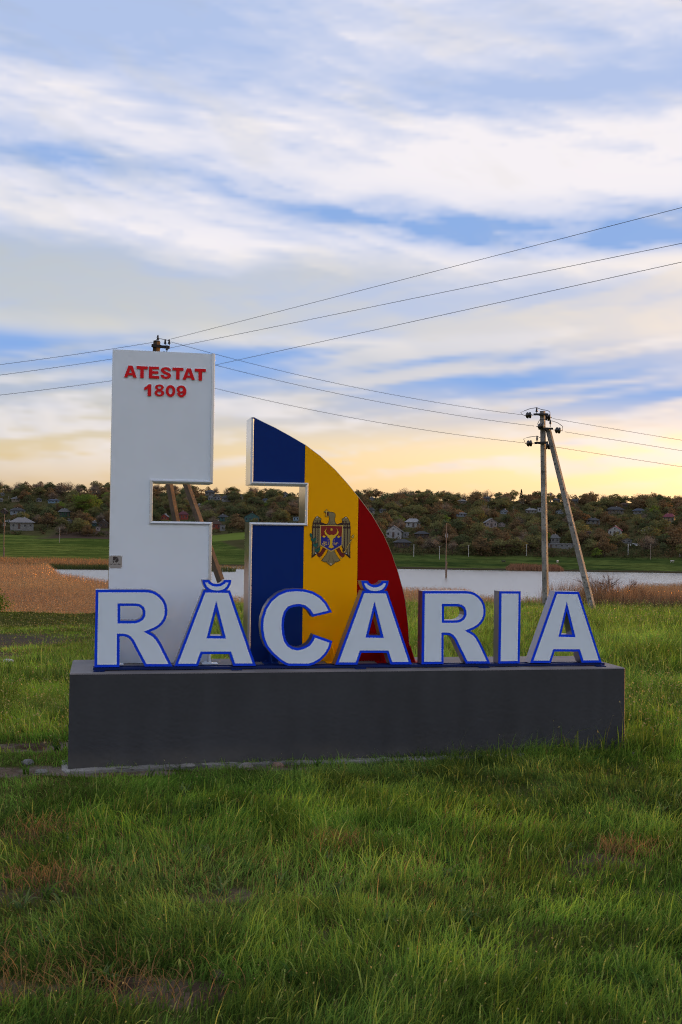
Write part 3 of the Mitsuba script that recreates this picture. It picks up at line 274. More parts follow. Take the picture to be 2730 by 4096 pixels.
RP_JUMPERS = [[[6.43,40.75,5.729],[6.36,40.75,5.819],[6.507,40.75,5.889],[6.688,40.75,5.96],[6.87,40.75,5.993],[6.927,40.75,6.003],[7.075,40.75,5.944],[7.326,40.75,5.902],[7.4,40.75,5.851],[7.414,40.75,5.63]],[[6.951,40.75,5.395],[7.039,40.75,5.572],[7.194,40.75,5.592],[7.331,40.75,5.538],[7.513,40.75,5.529],[7.696,40.75,5.463],[7.868,40.75,5.341],[7.847,40.75,5.181]],[[6.534,40.75,4.74],[6.475,40.75,4.875],[6.611,40.75,4.934],[6.815,40.75,4.967],[6.951,40.75,4.985],[7.066,40.75,4.93]]]
LP_POST = [[-6.221,38.0,7.711],[-6.579,38.0,-1.141]]
LP_BRACES = [[[-6.085,38.0,4.722],[-4.783,37.2,-1.074]],[[-6.037,38.0,5.33],[-3.457,36.5,-1.069]]]
LP_ARM = [[-6.36,37.8,7.552],[-5.762,37.8,7.486]]
LP_PINS = [[-5.904,37.75,7.509],[-5.772,37.75,7.512],[-5.843,37.75,7.312]]
WIRES = [[[-5.724,37.8,7.678],[6.482,40.75,5.729]],[[-5.984,37.8,7.367],[6.844,40.75,5.342]],[[-6.069,37.8,6.594],[6.496,40.75,4.738]],[[7.547,41.0,5.644],[18.168,43.0,4.324]],[[7.992,41.0,5.175],[18.172,43.0,3.966]],[[7.452,41.0,4.655],[18.177,43.0,3.383]],[[-5.726,37.8,7.769],[9.599,6.77,5.636]],[[-5.853,37.8,7.452],[9.665,6.77,5.03]],[[-6.068,37.8,6.503],[9.766,6.77,5.064]],[[-6.295,38.0,7.693],[-13.188,36.0,6.266]],[[-6.265,38.0,7.368],[-13.181,36.0,5.926]],[[-6.251,38.0,6.618],[-13.169,36.0,5.334]]]


# ------------------------------------------------------------------ ground
def ss(a, b, x):
    t = np.clip((np.asarray(x, float) - a) / (b - a), 0, 1)
    return t * t * (3 - 2 * t)
def lin(y, ys, zs): return np.interp(y, ys, zs)
def near_z(x, y):
    """height of the meadow in front of the lake"""
    x, y = np.asarray(x, float), np.asarray(y, float)
    right = lin(y, [-20, 3, 8, 44, 47, 56, 130, 150, 330], [.02, 0, 0, -1.40, -1.6, -3.0, -12.2, -13.2, -13.4])
    left = lin(y, [-20, 3, 8, 36.5, 38, 41.5, 43, 52, 130, 150, 330], [0, 0, -.02, -1.70, -1.76, -1.66, -1.70, -3.0, -12.2, -13.2, -13.4])
    k = ss(-.6, -2.6, x / np.maximum(y, 1) * 12)
    z = right * (1 - k) + left * k
    z = z + .012 * np.clip(x, -3, 3)
    p = np.stack([x, y, x * 0], -1)
    amp = ss(2, 6, np.hypot(x, y - 1)) 
    z = z + amp * (.16 * (meshkit.fbm(p * .45, 3, 11) - .5) * ss(9.5, 14, np.hypot(x, (y - 3) * 1.0)) + .07 * (meshkit.fbm(p * 1.3, 3, 12) - .5))
    # level around the plinth
    lx, ly = (x + 1.78) * .9793 + (y - 7.57) * .2024, -(x + 1.78) * .2024 + (y - 7.57) * .9793
    w = ss(1.2, .15, np.maximum(np.maximum(-lx, lx - 3.96), np.maximum(-ly, ly - .78)))
    return z * (1 - w) + w * (-.03 + .008 * lx)
def far_z(x, y):
    """height of the far bank and the hill with the village"""
    x, y = np.asarray(x, float), np.asarray(y, float)
    r = lin(y, [340, 414, 421, 426, 452, 520, 600, 680, 760, 1200], [-16, -14, -13.05, -12.2, -8.8, .5, 10.5, 18.6, 21.6, 22])
    l = lin(y, [300, 360, 368, 380, 430, 520, 600, 680, 760, 1200], [-16, -14, -13.05, -12.7, -11.6, -4.4, 7.5, 19.6, 23, 23.5])
    k = ss(-20, -70, x)
    z = r * (1 - k) + l * k
    p = np.stack([x, y, x * 0], -1)
    return z + ss(425, 520, y) * 3.0 * (meshkit.fbm(p * .018, 3, 31) - .5) + ss(420, 430, y) * .5 * (meshkit.fbm(p * .12, 3, 32) - .5)

def grid(xs, ys, fn):
    X, Y = np.meshgrid(xs, ys); Z = fn(X, Y); n, m = X.shape
    i, j = np.meshgrid(np.arange(n - 1), np.arange(m - 1), indexing='ij'); a = i * m + j
    f = np.stack([a, a + 1, a + m + 1, a + m], -1).reshape(-1, 4)
    return np.stack([X, Y, Z], -1).reshape(-1, 3), f
xs = np.unique(np.concatenate([-np.geomspace(6, 400, 60), np.linspace(-6, 6, 120), np.geomspace(6, 400, 60)]))
ys = np.concatenate([np.linspace(-60, 2, 20), np.linspace(2.2, 12, 90), np.linspace(12.3, 60, 110), np.linspace(62, 330, 60)])
whole('meadow', grid(xs, ys, near_z), 'mat_soil', kind='structure', smooth=True)
whole('hillside', grid(np.linspace(-420, 420, 200), np.concatenate([np.linspace(300, 700, 170), np.linspace(710, 1400, 20)]), far_z), 'mat_hill', kind='structure', smooth=True)
lv, lf = grid(np.linspace(-420, 420, 3), np.linspace(120, 470, 3), lambda x, y: x * 0 - 13.1)
whole('lake', (lv, lf), 'mat_water', kind='structure')

# ------------------------------------------------------------------ the sign (its own frame: X along it, Y into depth, Z up)
SIGN = T().translate([-1.7777, 7.5710, 0]).rotate([0, 0, 1], math.degrees(.203864))
LFY, LRY, FF, FB, PZ, PW, PD = .106, .216, .535, .813, .610, 3.959, .782
S = lambda parent, name, mesh, mat, **kw: part(parent, name, mesh, mat, to_world=SIGN, **kw)
pl = thing('plinth', 'long dark grey rendered plinth carrying the village sign, standing in the grass', 'plinth')
S(pl, 'block', rbox(PW / 2, PD / 2, (PZ - .35) / 2, PW, PD, PZ + .35, .008), 'mat_plinth', smooth=30)
# rough concrete spilled from under the front edge
sp = [(-.05, .30), (-.04, .02), (-.03, -.04)] + [(x, -.055 - .05 * meshkit.noise(np.array([x * 4.1, 3., 0])) - .03 * meshkit.noise(np.array([x * 13, 5., 0]))) for x in np.linspace(.0, 3.1, 60)] + [(3.3, 0.03), (3.3, .3)]
fm = trimesh.creation.extrude_polygon(Polygon(sp), .30, engine='earcut'); fm = fm.subdivide_to_size(.06); fm.apply_translation((0, 0, -.30))
fv = fm.vertices; fv[:, 2] += np.where(fv[:, 2] > -.02, -.020 + .018 * meshkit.fbm(fv * [14, 14, 0], 3) * (fv[:, 0] > .02) + .006 * fv[:, 0], 0); fm.vertices = fv
S(pl, 'footing', fm, 'mat_concrete', smooth=False, label='rough pale concrete footing showing under the dark plinth')

# letters on their bar
nm = thing('name_lettering', 'row of seven white letters with blue outlines spelling the village name on the plinth', 'sign lettering')
R_ = Polygon(R_OUT, [R_HOLE]); A_ = Polygon(A_OUT, [A_HOLE]); B_ = Polygon(BREVE); C_ = Polygon(C_OUT)
def fit(poly, x0, x1, ref=None):
    b = (ref or poly).bounds; k = (x1 - x0) / (b[2] - b[0])
    return affinity.affine_transform(poly, [k, 0, 0, 1, x0 - k * b[0], 0])
zb, zt = .636, 1.160
def setz(poly, ref): b = ref.bounds; k = (zt - zb) / (b[3] - b[1]); return affinity.affine_transform(poly, [1, 0, 0, k, 0, zb - k * b[1]])
Az, Bz, Rz, Cz = setz(A_, A_), setz(B_, A_), setz(R_, R_), C_
BW = .018
def letter(name_label, shapes):
    body = unary_union(shapes)
    k = S(nm, 'letter', ext(body, LFY + .004, LRY), 'mat_letter_return', label=name_label)
    S(k, 'border', ext(body.buffer(-.0006, join_style=2), LFY, LFY + .0035), 'mat_letter_blue')
    for s in shapes: S(k, 'face', ext(inset(s, BW), LFY - .003, LFY - .0005), 'mat_letter_white')
letter('first letter R', [fit(Rz, .158, .682)])
letter('first letter A with a breve', [fit(Az, .692, 1.254), fit(Bz, .692, 1.254, Az)])
letter('letter C', [Cz])
letter('second letter A with a breve', [fit(Az, 1.812, 2.371), fit(Bz, 1.812, 2.371, Az)])
letter('second letter R', [fit(Rz, 2.440, 2.958)])
letter('letter I', [sbox(3.016, zb, 3.181, zt)])
letter('last letter A without a breve', [fit(Az, 3.260, 3.820)])
S(nm, 'base_bar', cat_([rbox(2.0, LFY + .02, PZ + .014, 3.70, .022, .020, .003), rbox(2.0, LRY - .014, PZ + .014, 3.70, .022, .020, .003)]), 'mat_bar_blue')
for x in (.19, 1.115, 1.99, 2.90, 3.80):
    S(nm, 'foot', cat_([rbox(x, LFY - .018, PZ + .004, .075, .05, .006, .002), lathe([(0, 0), (.009, 0), (.009, .008), (0, .008)], (x, LFY - .026, PZ + .007), (0, 0, 1), 6)]), 'mat_bar_blue')

# white pylon with a notch
X0, X1, X2, N0, N1, YT = .243, .971, .5425, 1.627, 1.906, 2.850
pyl = thing('white_pylon', 'tall white notched pylon panel with raised red lettering at its top', 'sign panel')
PP = Polygon([(X0, PZ), (X0, YT), (X1, YT), (X1, N1), (X2, N1), (X2, N0), (X1, N0), (X1, PZ)])
S(pyl, 'casing', ext(PP, FF, FB), 'mat_aluminium')
S(pyl, 'front_panel', ext(inset(PP, .003), FF - .004, FF - .0005), 'mat_white_panel')
def trims(parent, path, w=.021, side=1):
    """rounded aluminium profile along a path; each straight run its own piece, mitred at the corners"""
    p = np.array(path, float); d = np.diff(p, axis=0); d /= np.linalg.norm(d, axis=1, keepdims=True); n = np.stack([-d[:, 1], d[:, 0]], 1) * side
    def off(o):
        q = []
        for i in range(len(p)):
            if i == 0: q.append(p[0] + n[0] * o)
            elif i == len(p) - 1: q.append(p[-1] + n[-1] * o)
            else: m_ = n[i - 1] + n[i]; m_ /= m_ @ n[i]; q.append(p[i] + m_ * o)
        return np.array(q)
    prof = [(-.0015, .0), (-.0015, .012), (.25 * w, .0165), (.6 * w, .0165), (w * .92, .011), (w, .002)]
    rings = [off(o) for o, _ in prof]
    for i in range(len(p) - 1):
        V = []
        for e in (i, i + 1): V += [(rings[k][e][0], FF - .004 - prof[k][1], rings[k][e][1]) for k in range(len(prof))]
        S(parent, 'edge_trim', trimesh.convex.convex_hull(np.array(V)), 'mat_trim', smooth=35)
trims(pyl, [(X1, YT), (X1, N1), (X2, N1), (X2, N0), (X1, N0), (X1, PZ)], side=-1)
def fin(parent, x, mat, reach=.17, h=.16):
    V = [(x + dx, FF - .003, PZ) for dx in (0, .006)] + [(x + dx, FF - reach, PZ) for dx in (0, .006)] + [(x + dx, FF - .003, PZ + h) for dx in (0, .006)] + [(x + dx, FF - reach, PZ + .012) for dx in (0, .006)]
    k = S(parent, 'gusset', trimesh.convex.convex_hull(np.array(V)), mat)
    S(k, 'base_plate', cat_([rbox(x + .003, FF - reach * .55, PZ + .005, .11, .09, .008, .002), lathe([(0, 0), (.012, 0), (.012, .014), (0, .014)], (x - .03, FF - reach * .55, PZ + .008), (0, 0, 1), 6)]), mat)
fin(pyl, .962, 'mat_white_panel'); fin(pyl, .60, 'mat_white_panel', .15); fin(pyl, .30, 'mat_white_panel', .15)
def block_glyph(c):
    """heavy grotesque capital in the unit box"""
    ring = lambda cx, cy, rx, ry, t, u: affinity.scale(Point(cx, cy).buffer(1, 24), rx, ry).difference(affinity.scale(Point(cx, cy).buffer(1, 24), rx - t, ry - u))
    if c == 'A': return Polygon([(0, 0), (.34, 1), (.66, 1), (1, 0), (.73, 0), (.67, .19), (.33, .19), (.27, 0)], [[(.395, .37), (.605, .37), (.5, .74)]])
    if c == 'T': return Polygon([(0, 1), (1, 1), (1, .76), (.66, .76), (.66, 0), (.34, 0), (.34, .76), (0, .76)])
    if c == 'E': return Polygon([(0, 0), (0, 1), (.97, 1), (.97, .79), (.34, .79), (.34, .62), (.92, .62), (.92, .41), (.34, .41), (.34, .22), (1, .22), (1, 0)])
    if c == '1': return Polygon([(.42, 0), (.42, .64), (.2, .53), (0, .49), (0, .70), (.3, .82), (.5, 1), (.84, 1), (.84, 0)])
    if c == '0': return ring(.5, .5, .5, .5, .30, .22)
    if c == '8': return unary_union([ring(.5, .28, .5, .28, .29, .15), ring(.5, .76, .45, .24, .27, .125)])
    if c in 'S9':
        if c == '9':
            tail = unary_union([ring(.5, .5, .5, .5, .30, .20).intersection(sbox(.5, 0, 1, 1)), ring(.5, .5, .5, .5, .30, .18).intersection(Polygon([(.5, .5), (.5, 0), (0, 0), (0, .30)]))])
            return unary_union([ring(.47, .66, .47, .34, .29, .17), tail.difference(affinity.scale(Point(.47, .66).buffer(1, 24), .18, .17))])
        top, bot = ring(.5, .735, .47, .265, .30, .165), ring(.5, .285, .5, .285, .31, .175)
        s = unary_union([top.difference(Polygon([(.5, .735), (1.2, .70), (1.2, .3), (.5, .3)])), bot.difference(Polygon([(.5, .285), (-.2, .33), (-.2, .8), (.5, .8)])), Polygon([(.06, .68), (.5, .47), (.94, .34), (.9, .22), (.6, .40), (.3, .50)]).buffer(.05).intersection(sbox(.0, .2, 1, .75))])
        return s.buffer(.008)
for c, x0, z0, x1, z1 in RED_TEXT:
    m = cat_([trimesh.creation.extrude_polygon(g, 1., engine='earcut') for g in getattr(block_glyph(c), 'geoms', [block_glyph(c)])]); b = m.bounds
    def put_(front, back, grow):
        q = m.copy(); v = (q.vertices - b[0]) / (b[1] - b[0])
        q.vertices = np.stack([x0 - grow + v[:, 0] * (x1 - x0 + 2 * grow), back - v[:, 2] * (back - front), z0 - grow + v[:, 1] * (z1 - z0 + 2 * grow)], -1); return q
    k = S(pyl, 'raised_digit' if c.isdigit() else 'raised_letter', put_(FF - .012, FF - .004, 0), 'mat_plate', label=f'red {"digit" if c.isdigit() else "letter"} {c}')
    S(k, 'face', put_(FF - .0155, FF - .0122, .0004), 'mat_red_letter')
# maker's plate
qx0, qz0, qx1, qz1 = PLAQUE
pq = S(pyl, 'maker_plate', rbox((qx0 + qx1) / 2, FF - .0065, (qz0 + qz1) / 2, qx1 - qx0, .004, qz1 - qz0, .001), 'mat_plate', label='small square metal plate with a dark D shaped mark')
pqp = lambda pts: Polygon([(qx0 + (x - 165) / 1135 * (qx1 - qx0), qz1 - (y - 490) / 1140 * (qz1 - qz0)) for x, y in pts])
logo = unary_union([pqp([(500, 590), (760, 590), (870, 630), (890, 680), (780, 790), (700, 880), (620, 930), (540, 945), (500, 940)]),
                    pqp([(915, 690), (990, 780), (1012, 880), (975, 990), (880, 1080), (780, 1120), (700, 1110), (665, 1070), (720, 930), (800, 810)]),
                    pqp([(545 + 75 * math.cos(a), 1065 + 75 * math.sin(a)) for a in np.linspace(0, 6.28, 14)[:-1]])])
S(pq, 'mark', ext(logo, FF - .0095, FF - .0086), 'mat_ink')
tm = meshkit.text_mesh('decorational', 1., 1., bold=True); tb = tm.bounds; tv = (tm.vertices - tb[0]) / (tb[1] - tb[0])
tx0, tx1, tz0, tz1 = qx0 + .07 * (qx1 - qx0), qx0 + .93 * (qx1 - qx0), qz0 + .27 * (qz1 - qz0), qz0 + .37 * (qz1 - qz0)
tm.vertices = np.stack([tx0 + tv[:, 0] * (tx1 - tx0), FF - .0086 - tv[:, 2] * .0008, tz0 + tv[:, 1] * (tz1 - tz0)], -1); S(pq, 'lettering', tm, 'mat_ink')
for a in (0, 1):
    for b in (0, 1): S(pq, 'screw', lathe([(0, 0), (.004, 0), (.003, .003), (0, .004)], (qx0 + .0045 + a * (qx1 - qx0 - .009), FF - .0085, qz0 + .0045 + b * (qz1 - qz0 - .009)), (0, -1, 0), 10), 'mat_e_screw')

# flag panel
F0, F1, FT, G1, G2, M0, M1 = 1.245, 1.655, 2.399, 1.6475, 2.056, 1.630, 1.908
fl = thing('flag_panel', 'curved panel in blue, yellow and red bands with an eagle emblem on the yellow', 'sign panel')
FP = Polygon([(F0, PZ), (F0, M0), (F1, M0), (F1, M1), (F0, M1), (F0, FT)] + [tuple(p) for p in ARC] + [(ARC[-1][0], PZ)]).buffer(0)
S(fl, 'casing', ext(FP, FF, FB), 'mat_aluminium')
FI = inset(FP, .0035)
for nme, a, b, mat in (('blue_field', 0, G1 - .0006, 'mat_blue_field'), ('yellow_field', G1 + .0006, G2 - .0006, 'mat_yellow_field'), ('red_field', G2 + .0006, 9, 'mat_red_field')):
    S(fl, nme, ext(FI.intersection(sbox(a, 0, b, 5)), FF - .004, FF - .0005), mat)
trims(fl, [(F0, PZ), (F0, M0), (F1, M0), (F1, M1), (F0, M1), (F0, FT - .012)], side=-1)
fin(fl, 1.865, 'mat_yellow_field'); fin(fl, 2.24, 'mat_red_field'); fin(fl, ARC[-1][0] - .008, 'mat_red_field', .16, .12); fin(fl, 1.40, 'mat_blue_field')
# the emblem
CX = E_DOTS[0][0]
mirror = lambda pts: [(2 * CX - x, z) for x, z in pts]
eb = []
for w in (E_WING, mirror(E_WING), E_HEAD, E_TAIL, E_LEG, mirror(E_LEG)): eb.append(Polygon(w).buffer(0))
def LY(i): return FF - .004 - .003 - i * .0014
em = S(fl, 'emblem', ext(unary_union([p.buffer(.0014) for p in eb] + [Polygon(E_SHIELD)]), LY(0), FF - .0045), 'mat_e_brown', label='eagle coat of arms on the yellow band')
olive = lambda p, d=.0022: Polygon(p).buffer(-d)
E1 = lambda nme, shp, mat, lay: S(em, nme, ext(shp, LY(lay), LY(lay - 1) - .0001), mat)
def sub_line(p, q, w): return LineString([p, q]).buffer(w / 2, cap_style=2)
head = olive(E_HEAD)
for k in range(5):
    x = CX - .0105 + k * .0052 - .001; z0 = E_HEAD[0][1] + .004; head = head.difference(sub_line((x + (k - 2) * .001, z0 + .002), (x, z0 + .022), .0011))
beak = Polygon([E_HEAD[4], E_HEAD[5], E_HEAD[6], ((E_HEAD[7][0] * .6 + E_HEAD[4][0] * .4), E_HEAD[6][1]), (E_HEAD[4][0] + .002, E_HEAD[4][1] + .004)])
E1('head', head.difference(beak.buffer(.001)), 'mat_e_olive', 1); E1('beak', beak.buffer(-.0005), 'mat_e_maroon', 1)
for side in (0, 1):
    fx = (lambda pts: mirror(pts)) if side else (lambda pts: pts)
    Fp = [tuple(p) for p in E_FEATHER]; shapes = []
    for q in range(3): shapes.append(Polygon(fx(Fp[4 * q:4 * q + 4])).buffer(-.0012))
    lw = abs(Fp[0][0] - Fp[1][0])
    for i, (x, z) in enumerate(fx([tuple(p) for p in E_COVERT])):
        h = .0105 if i < 3 else .0095
        shapes.append(Polygon([(x, z + h), (x + lw * .42, z), (x, z - h), (x - lw * .42, z)]).buffer(.0006).difference(sub_line((x, z + h * .6), (x, z - h * .6), .0007)))
    W0 = Polygon(fx([tuple(p) for p in E_WING])).buffer(-.0022)
    capz = E_COVERT[3][1] + .006
    shapes.append(W0.intersection(sbox(0, capz + .002, 9, 9)).difference(unary_union([s.buffer(.001) for s in shapes])))
    E1('wing', unary_union([s.intersection(W0) for s in shapes]), 'mat_e_olive', 1)
    lg = Polygon(fx([tuple(p) for p in E_LEG])); E1('leg', lg.buffer(-.0008), 'mat_e_maroon', 1)
tail = olive(E_TAIL, .0018)
for s in (-1, 1): tail = tail.difference(Polygon([(CX + s * .006, E_TAIL[1][1] + .003), (CX + s * .017, E_TAIL[3][1] + .001), (CX + s * .021, E_TAIL[3][1] + .003)]))
E1('tail', tail, 'mat_e_olive', 1)
E1('shield', Polygon(E_SHIELD), 'mat_e_gold', 2)
E1('shield_red_field', Polygon(E_RED), 'mat_e_red', 3); E1('shield_blue_field', Polygon(E_BLUE).union(Polygon([E_BLUE[0], E_RED[4], E_RED[3], E_RED[2], E_BLUE[1]]).buffer(.0001)), 'mat_e_blue', 3)
bull = unary_union([Polygon(E_BULL), Polygon(E_HORN).buffer(0), Polygon(mirror(E_HORN)).buffer(0)])
E1('bull_head', bull, 'mat_e_yellow', 4)
for s in (-1, 1): E1('nostril', Point(CX + s * .0060 - .0005, E_BULL[12][1] + .004).buffer(.0016), 'mat_e_brown', 5)
D = [tuple(p) for p in E_DOTS]; ku = .0003021
star = Polygon([(D[0][0] + (13.5 if i % 2 == 0 else 7.) * ku * 3 * math.cos(i * math.pi / 8), D[0][1] + (13.5 if i % 2 == 0 else 7.) * ku * 3 * math.sin(i * math.pi / 8)) for i in range(16)])
E1('star', star.buffer(0), 'mat_e_yellow', 4)
for i in (1, 2): E1('lozenge', Polygon([(D[i][0] - 46 * ku, D[i][1]), (D[i][0], D[i][1] + 30 * ku), (D[i][0] + 46 * ku, D[i][1]), (D[i][0], D[i][1] - 30 * ku)]), 'mat_e_yellow', 4)
E1('rose', unary_union([Point(x, z).buffer(18 * ku) for x, z in E_ROSE]), 'mat_e_gold', 4)
E1('crescent', Point(*D[4]).buffer(38 * ku).difference(Point(D[4][0] + 20 * ku, D[4][1] - 18 * ku).buffer(36 * ku)), 'mat_e_gold', 4)
E1('lily', unary_union([sub_line((x, z - 40 * ku), (x, z + 40 * ku), 16 * ku) for x, z in D[5:7]] + [Point(x, z).buffer(10 * ku) for x, z in D[7:9]]), 'mat_e_gold', 4)
Ln = [tuple(p) for p in E_LINE]
sp_ = unary_union([sub_line(Ln[2], Ln[3], 13 * ku), Point(*Ln[2]).buffer(20 * ku), Point(*Ln[4]).buffer(24 * ku), Point(Ln[4][0] + 16 * ku, Ln[4][1] + 34 * ku).buffer(14 * ku), Point((Ln[2][0] + Ln[3][0]) / 2, (Ln[2][1] + Ln[3][1]) / 2).buffer(12 * ku)])
E1('sceptre_outline', sp_.buffer(8 * ku), 'mat_e_brown', 2); E1('sceptre', sp_, 'mat_e_gold', 3)
cr = unary_union([sub_line(Ln[5], Ln[6], 20 * ku), sub_line(Ln[7], Ln[8], 20 * ku)]); E1('cross_outline', cr.buffer(9 * ku), 'mat_e_brown', 2); E1('cross', cr, 'mat_e_gold', 3)
leaf = unary_union([sub_line(Ln[0], Ln[1], 10 * ku)] + [affinity.rotate(affinity.scale(Point(x, z).buffer(1, 8), 27 * ku, 52 * ku), a, origin=(x, z)) for (x, z), a in zip(E_LEAF, (15, 40, -30, 45, -25, 50, -20))])
E1('olive_branch_outline', leaf.buffer(6 * ku), 'mat_e_brown', 2); E1('olive_branch', leaf, 'mat_e_green', 3)
for x, z in Ln[9:11]: E1('claw', affinity.rotate(affinity.scale(Point(x, z).buffer(1, 8), 15 * ku, 26 * ku), 20, origin=(x, z)), 'mat_e_gold', 2)
for x, z in E_SCREW: S(em, 'screw', lathe([(0, 0), (.0046, 0), (.0035, .003), (0, .0042)], (x, LY(1), z), (0, -1, 0), 10), 'mat_e_screw')
# ------------------------------------------------------------------ concrete line poles and their wires
def pin_insulator(parent, x, y, z):
    S_ = lathe([(0, -.10), (.012, -.10), (.012, 0), (.03, .0), (.055, .012), (.03, .035), (.028, .05), (.048, .06), (.026, .085), (.024, .098), (.038, .108), (.022, .13), (.028, .145), (.02, .165), (0, .168)], (x, y, z + .08), (0, 0, 1), 12)
    return part(parent, 'pin_insulator', S_, 'mat_insulator', True)
def disc_string(parent, x, y, z, d, r=.115):
    k = .9 * r
    prof = [(0, -.16), (.012, -.16), (.012, -k), (r * .35, -k), (r * .8, -k * .75), (r, -k * .42), (r * .97, -k * .12), (r * .45, -.006), (r * .45, .006), (r * .8, k * .1), (r, k * .42), (r * .96, k * .72), (r * .4, k), (.012, k), (.012, .16), (0, .16)]
    return part(parent, 'disc_insulator', lathe(prof, (x, y, z), d, 16), 'mat_insulator', 40)
def arm(parent, p, q, h=.07, d=.06):
    p, q = np.array(p), np.array(q); m = bx(0, 0, 0, np.linalg.norm(q - p), d, h)
    m.apply_transform(trimesh.geometry.align_vectors([1, 0, 0], (q - p) / np.linalg.norm(q - p))); m.apply_translation((p + q) / 2)
    return part(parent, 'crossarm', m, 'mat_iron')
rp = thing('concrete_pole', 'grey concrete line pole with a leaning brace on the right, black insulators at its top', 'utility pole')
t_, b_ = RP_POST
part(rp, 'post', prism([b_[0], b_[1], b_[2] - .6], t_, .185, .148, 1.01), 'mat_concrete')
t2, f2 = RP_BRACE; dv = np.array(f2) - np.array(t2)
part(rp, 'brace', prism(np.array(f2) + dv / np.linalg.norm(dv) * .5, t2, .185, .15, 1.01), 'mat_concrete', label='leaning concrete brace')
for a in RP_ARMS: arm(rp, *a)
for p in RP_ARMS: part(rp, 'clamp', bx(t_[0] + (t_[2] - p[0][2]) * .0, t_[1], (p[0][2] + p[1][2]) / 2, .24, .24, .05), 'mat_iron')
for (x, y, z), d in zip(RP_STRINGS, ((1, 0, .06), (1, 0, -.1), (1, 0, .08), (1, 0, -.1), (1, 0, .06), (1, 0, -.1))): disc_string(rp, x, y, z, d)
for p in RP_PINS: pin_insulator(rp, p[0], p[1], p[2] - .02)
for p in RP_JUMPERS: part(rp, 'jumper_wire', tube(p, .011, 5), 'mat_wire', True)
lp = thing('concrete_pole', 'weathered brown concrete pole with two leaning braces, standing behind the white pylon', 'utility pole')
t_, b_ = LP_POST
part(lp, 'post', prism([b_[0], b_[1], b_[2] - .6], t_, .20, .165, 1.01), 'mat_old_concrete')
for t2, f2 in LP_BRACES:
    dv = np.array(f2) - np.array(t2); part(lp, 'brace', prism(np.array(f2) + dv / np.linalg.norm(dv) * .5, t2, .19, .16, 1.01), 'mat_old_concrete')
arm(lp, *LP_ARM, h=.09); part(lp, 'clamp', bx(t_[0] - .01, t_[1], t_[2] - .17, .26, .26, .06), 'mat_iron')
part(lp, 'cap', bx(t_[0], t_[1], t_[2] + .01, .19, .19, .03), 'mat_iron')
for p in LP_PINS: pin_insulator(lp, *p)
pin_insulator(lp, t_[0] + .03, t_[1], t_[2] - .02)
part(lp, 'jumper_wire', tube([(t_[0] - .1, t_[1] - .1, t_[2] - .02), (t_[0] + .1, t_[1] - .15, t_[2] + .08), (LP_PINS[1][0], LP_PINS[1][1], LP_PINS[1][2] + .2)], .01, 5), 'mat_wire', True)
wl = ['uppermost', 'middle', 'lowest']
spans = [('thin wire running down from the left pole to the right concrete pole', 'wires between the two concrete poles', .25), ('thin wire leaving the right concrete pole to the right edge', 'wires right of the right concrete pole', .04),
         ('thin wire climbing from the left pole to the upper right edge', 'wires climbing to the upper right', .02), ('thin wire running from the left pole to the left edge', 'wires left of the pylon', .1)]
for i, (p, q) in enumerate(WIRES):
    lab, grp, sag = spans[i // 3]; p, q = np.array(p), np.array(q); t = np.linspace(0, 1, 25)[:, None]
    pts = p + (q - p) * t; pts[:, 2] -= (4 * t * (1 - t))[:, 0] * sag * (.5 if i // 3 else 1)
    whole('power_line', tube(pts, .0068 if i // 3 != 2 else np.linspace(.0068, .0034, 25), 5), 'mat_wire', f'{wl[i % 3]} {lab}', 'power line', grp, smooth=True)

